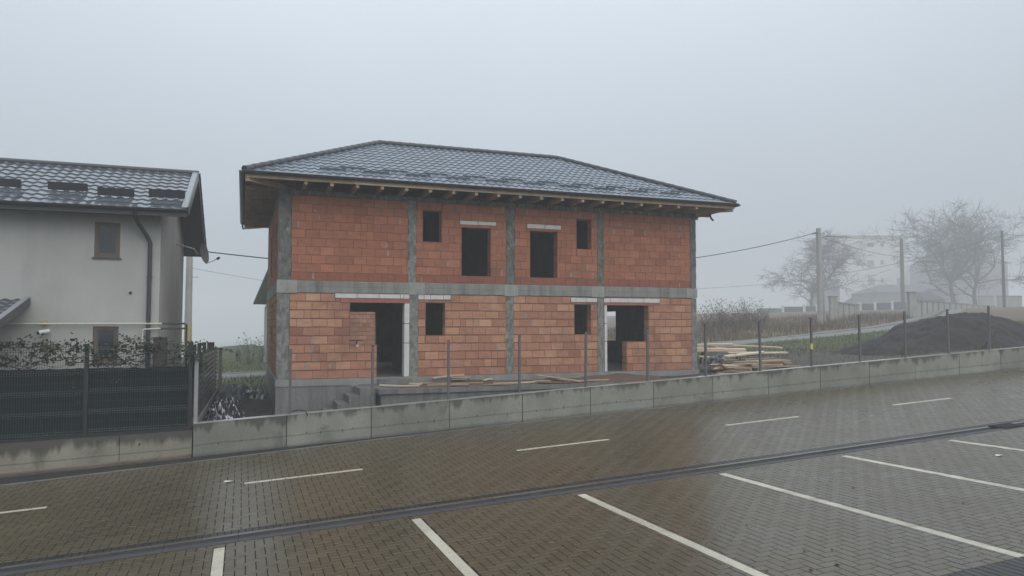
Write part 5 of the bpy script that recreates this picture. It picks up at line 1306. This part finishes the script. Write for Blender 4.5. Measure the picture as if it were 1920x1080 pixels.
for u,vt,dep,lab in ((1712,549,64,'thick square concrete gate post at the left end of the long panel fence'),(1564,557,65,'square concrete gate post close to the right of the tall pole'),(1606,572,78,'low concrete gate post at the right end of the short panel fence')):
    b=farthing('gate_post',lab,'gate post',u,dep,'concrete gate posts at the track'); wpx=6.2*64/dep
    facing_box(u-wpx,u+wpx,vt,612,dep-.4,.5,M['pole'],'post',b); facing_box(u-wpx-1,u+wpx+1,vt-2,vt-.1,dep-.45,.6,M['conc'],'cap',b)
for u0,u1,vt,vb,dep,lab in ((1836,1863,556,592,128,'light garden wall stretch directly left of the far right pole'),(1872,1916,556,594,115,'light garden wall stretch right of the far right pole')):
    b=farthing('garden_wall',lab,'wall',u0,dep); facing_box(u0,u1,vt,vb+6,dep,.3,conc_far,'wall_face',b); facing_box(u0-.6,u1+.6,vt-1.6,vt-.05,dep-.06,.42,M['conc'],'coping',b)
# poles and cables
def pole(u,vt,dep,r0,r1,label,base_z=None,parts=()):
    q=at(u,600,dep); zb=ground_all(q.x,q.y); zt=at(u,vt,dep).z; t=thing('utility_pole',label,'utility pole',(q.x,q.y,zb),'utility poles')
    m_=MB(); m_.tube([(q.x,q.y,zb-.3),(q.x,q.y,zt)],[r0,r1],12); m_.build('shaft',(M['pole'] if r0==.24 else M['pole_wood']),t,smooth=40)
    m_=MB(); m_.bar((q.x-.55,q.y+.1,zt-.45),(q.x+.55,q.y-.1,zt-.45),.08,.08); m_.build('cross_arm',M['galv'],t)
    for s in (-.45,.45):
        m_=MB(); m_.tube([(q.x+s,q.y,zt-.41),(q.x+s,q.y,zt-.22)],[.04,.03],8); m_.build('insulator',M['white_plastic'],t)
    return t,Vector((q.x,q.y,zt))
t,tR=pole(1538,427,60,.24,.19,'tall thick concrete utility pole in the middle of the foggy field')
q=at(1538,600,60); m_=MB(); m_.tube([(q.x+.95,q.y+.5,ground_all(q.x,q.y)-.2),(q.x+.16,q.y+.1,tR.z-2.6)],[.15,.13],10); m_.build('brace',M['pole'],t,smooth=40)
m_=MB(); m_.tube([tR+Vector((.2,0,-.5)),tR+Vector((.75,-.2,-.15))],.035,6); m_.build('lamp_arm',M['galv'],t)
t,tQ=pole(1694,446,130,.36,.28,'faint utility pole in front of the pale apartment block')
t,tS=pole(1884,432,100,.2,.16,'slim dark utility pole at the far right behind the soil heap')
t,tT=pole(2150,440,95,.16,.13,'utility pole up the track beyond the right edge')
qx=at(353,600,35.5); t=thing('utility_pole','slim concrete utility pole with a yellow band behind the white house','utility pole',(qx.x,qx.y,ground_all(qx.x,qx.y)),'utility poles')
zb=ground_all(qx.x,qx.y); m_=MB(); m_.tube([(qx.x,qx.y,zb-.3),(qx.x,qx.y,5.2)],[.19,.13],12); m_.build('shaft',M['pole'],t,smooth=40)
m_=MB(); m_.tube([(qx.x,qx.y,-1.25),(qx.x,qx.y,.06)],[.183,.172],12); m_.build('band',M['yellow'],t,smooth=40)
m_=MB(); m_.bar((qx.x,qx.y,2.28),(qx.x+.42,qx.y-.1,2.30),.03,.03); m_.build('bracket',M['galv'],t)
tL=Vector((qx.x,qx.y,3.66))
def cable(label,pts_or,sag=0.,r=.022,n=24):
    a,b=pts_or; a=Vector(a);b=Vector(b); pts=[]
    for i in range(n+1):
        k=i/n; p=a.lerp(b,k); p.z-=4*sag*k*(1-k); pts.append(p)
    return lone(MB().tube(pts,r,5),'cable',M['wire'],label,'cable','overhead cables')
a=Vector((tL.x+.1,tL.y,3.62)); b=tR+Vector((-.2,0,-.35)); pts=[]
cable('dark overhead cable sagging from behind the white house to the tall concrete pole',(a,b),1.95,.030,40)
cable('faint lower cable crossing the gap between the two houses',(Vector((tL.x,tL.y,2.75)),Vector((30,66,3.4))),1.2,.008,30)
cable('nearly level cable from the tall concrete pole to the faint pole',(tR+Vector((.2,0,-.6)),tQ+Vector((0,0,-.1))),.15,.022)
cable('sagging cable from the tall concrete pole toward the slim pole',(tR+Vector((.2,0,-.7)),tS+Vector((-.2,0,-.6))),2.4,.020,30)
cable('upper cable running right from the slim dark pole',(tS+Vector((.1,0,-.45)),tT+Vector((0,0,-.4))),.25,.030)
cable('lower cable running right from the slim dark pole',(tS+Vector((.1,0,-1.1)),tT+Vector((0,0,-1.2))),.35,.018)
cable('long cable falling left from the slim pole past the faint pole',(tS+Vector((-.1,0,-.7)),at(1576,513,130)),.5,.034,30)
cable('faint low cable in the fog right of the brick house',(at(1200,545,110),at(1560,520,130)),.4,.024,30)
# ------------------------------------------------------------------ rear house behind the duplex
b=thing('rear_house','grey roofed brick house glimpsed behind the left side of the duplex','house',(4,43,-2.2))
P0=Vector((1.75,41.0,0)); ang=radians(4.5); ex_=Vector((cos(ang),sin(ang),0)); ey_=Vector((-sin(ang),cos(ang),0))
W8=lambda x,y,z: tuple(P0+ex_*x+ey_*y+Vector((0,0,z)))
PRr=lambda u,d,z: W8(u,d,z)
mb=MB(); brick_bay(mb,PRr,0,9.5,-2.3,2.2,[],.415,.242,random.Random(8)); mb.build('front_wall',bm_lo,b)
mb=MB(); mb.quad(W8(-.02,0,-2.6),W8(-.02,6.2,-2.6),W8(-.02,6.2,1.0),W8(-.02,0,2.3)); mb.quad(W8(9.5,0,-2.6),W8(9.5,6.2,-2.6),W8(9.5,6.2,1.),W8(9.5,0,2.3)); mb.quad(W8(0,6.2,-2.6),W8(9.5,6.2,-2.6),W8(9.5,6.2,1.),W8(0,6.2,1.)); mb.build('side_wall',M['plaster'],b)
mb=MB(); 
for dz in (0,.12): mb.quad(W8(-.62,-.7,2.78+dz),W8(10,-.7,2.78+dz),W8(10,6.8,1.22+dz),W8(-.62,6.8,1.22+dz))
mb.quad(W8(-.62,-.7,2.78),W8(-.62,6.8,1.22),W8(-.62,6.8,1.34),W8(-.62,-.7,2.90)); mb.quad(W8(-.62,-.7,2.78),W8(10,-.7,2.78),W8(10,-.7,2.9),W8(-.62,-.7,2.9)); mb.quad(W8(-.62,6.8,1.22),W8(10,6.8,1.22),W8(10,6.8,1.34),W8(-.62,6.8,1.34))
mb.build('roof',simple('grey_sheet_roof',(.20,.21,.22),.5,.1),b)
# ------------------------------------------------------------------ litter on the wet paving
rl=random.Random(77)
spots=[(1600,915),(1560,1032),(1735,830),(1752,862),(1684,858),(1806,945),(1438,1072),(1508,1035),(1296,950),(1110,958),(1196,1013),(758,992),(620,938),(1168,883),(1230,968),(980,1020),(1570,1060),(1520,1070),(1915,1018),(1400,985)]
for u,v in spots:
    d=_F+_R*((u-960)/FPX)+_U*((540-v)/FPX); k=2.9
    for _ in range(30):
        p=d*k; k*= (road_z(p.x,p.y))/p.z if p.z<0 else 1
    p=d*k; z=road_z(p.x,p.y)+.004; mb=MB(); s=rl.uniform(.018,.034); a0=rl.uniform(0,6)
    mb.add([(p.x+cos(a0+t)*s*f,p.y+sin(a0+t)*s*f,z+g) for t,f,g in ((0,1.2,.004),(1.2,.7,.010),(2.4,.9,.002),(3.4,1.,.012),(4.6,.6,.003))]+[(p.x,p.y,z+.016)],[(0,1,5),(1,2,5),(2,3,5),(3,4,5),(4,0,5)])
    lone(mb,'fallen_leaf',M['debris'],'small dark scrap of leaf lying on the wet block paving','leaf','dark leaf scraps on the paving')
for u,v,lab in ((428,904,'pale scrap of paper left of the lane marking under the house gap'),(1873,855,'small pale scrap in the upper parking bay')):
    d=_F+_R*((u-960)/FPX)+_U*((540-v)/FPX); k=2.9
    for _ in range(30):
        p=d*k; k*=road_z(p.x,p.y)/p.z
    p=d*k; mb=MB(); z=road_z(p.x,p.y)+.008
    mb.add([(p.x-.09,p.y-.02,z),(p.x+.07,p.y-.03,z+.012),(p.x+.10,p.y+.03,z+.004),(p.x-.05,p.y+.04,z+.02)],[(0,1,2,3)]); lone(mb,'paper_scrap',M['litter_pale'],lab,'litter')
for o in list(bpy.data.objects):
    if 'wloc' in o: del o['wloc']
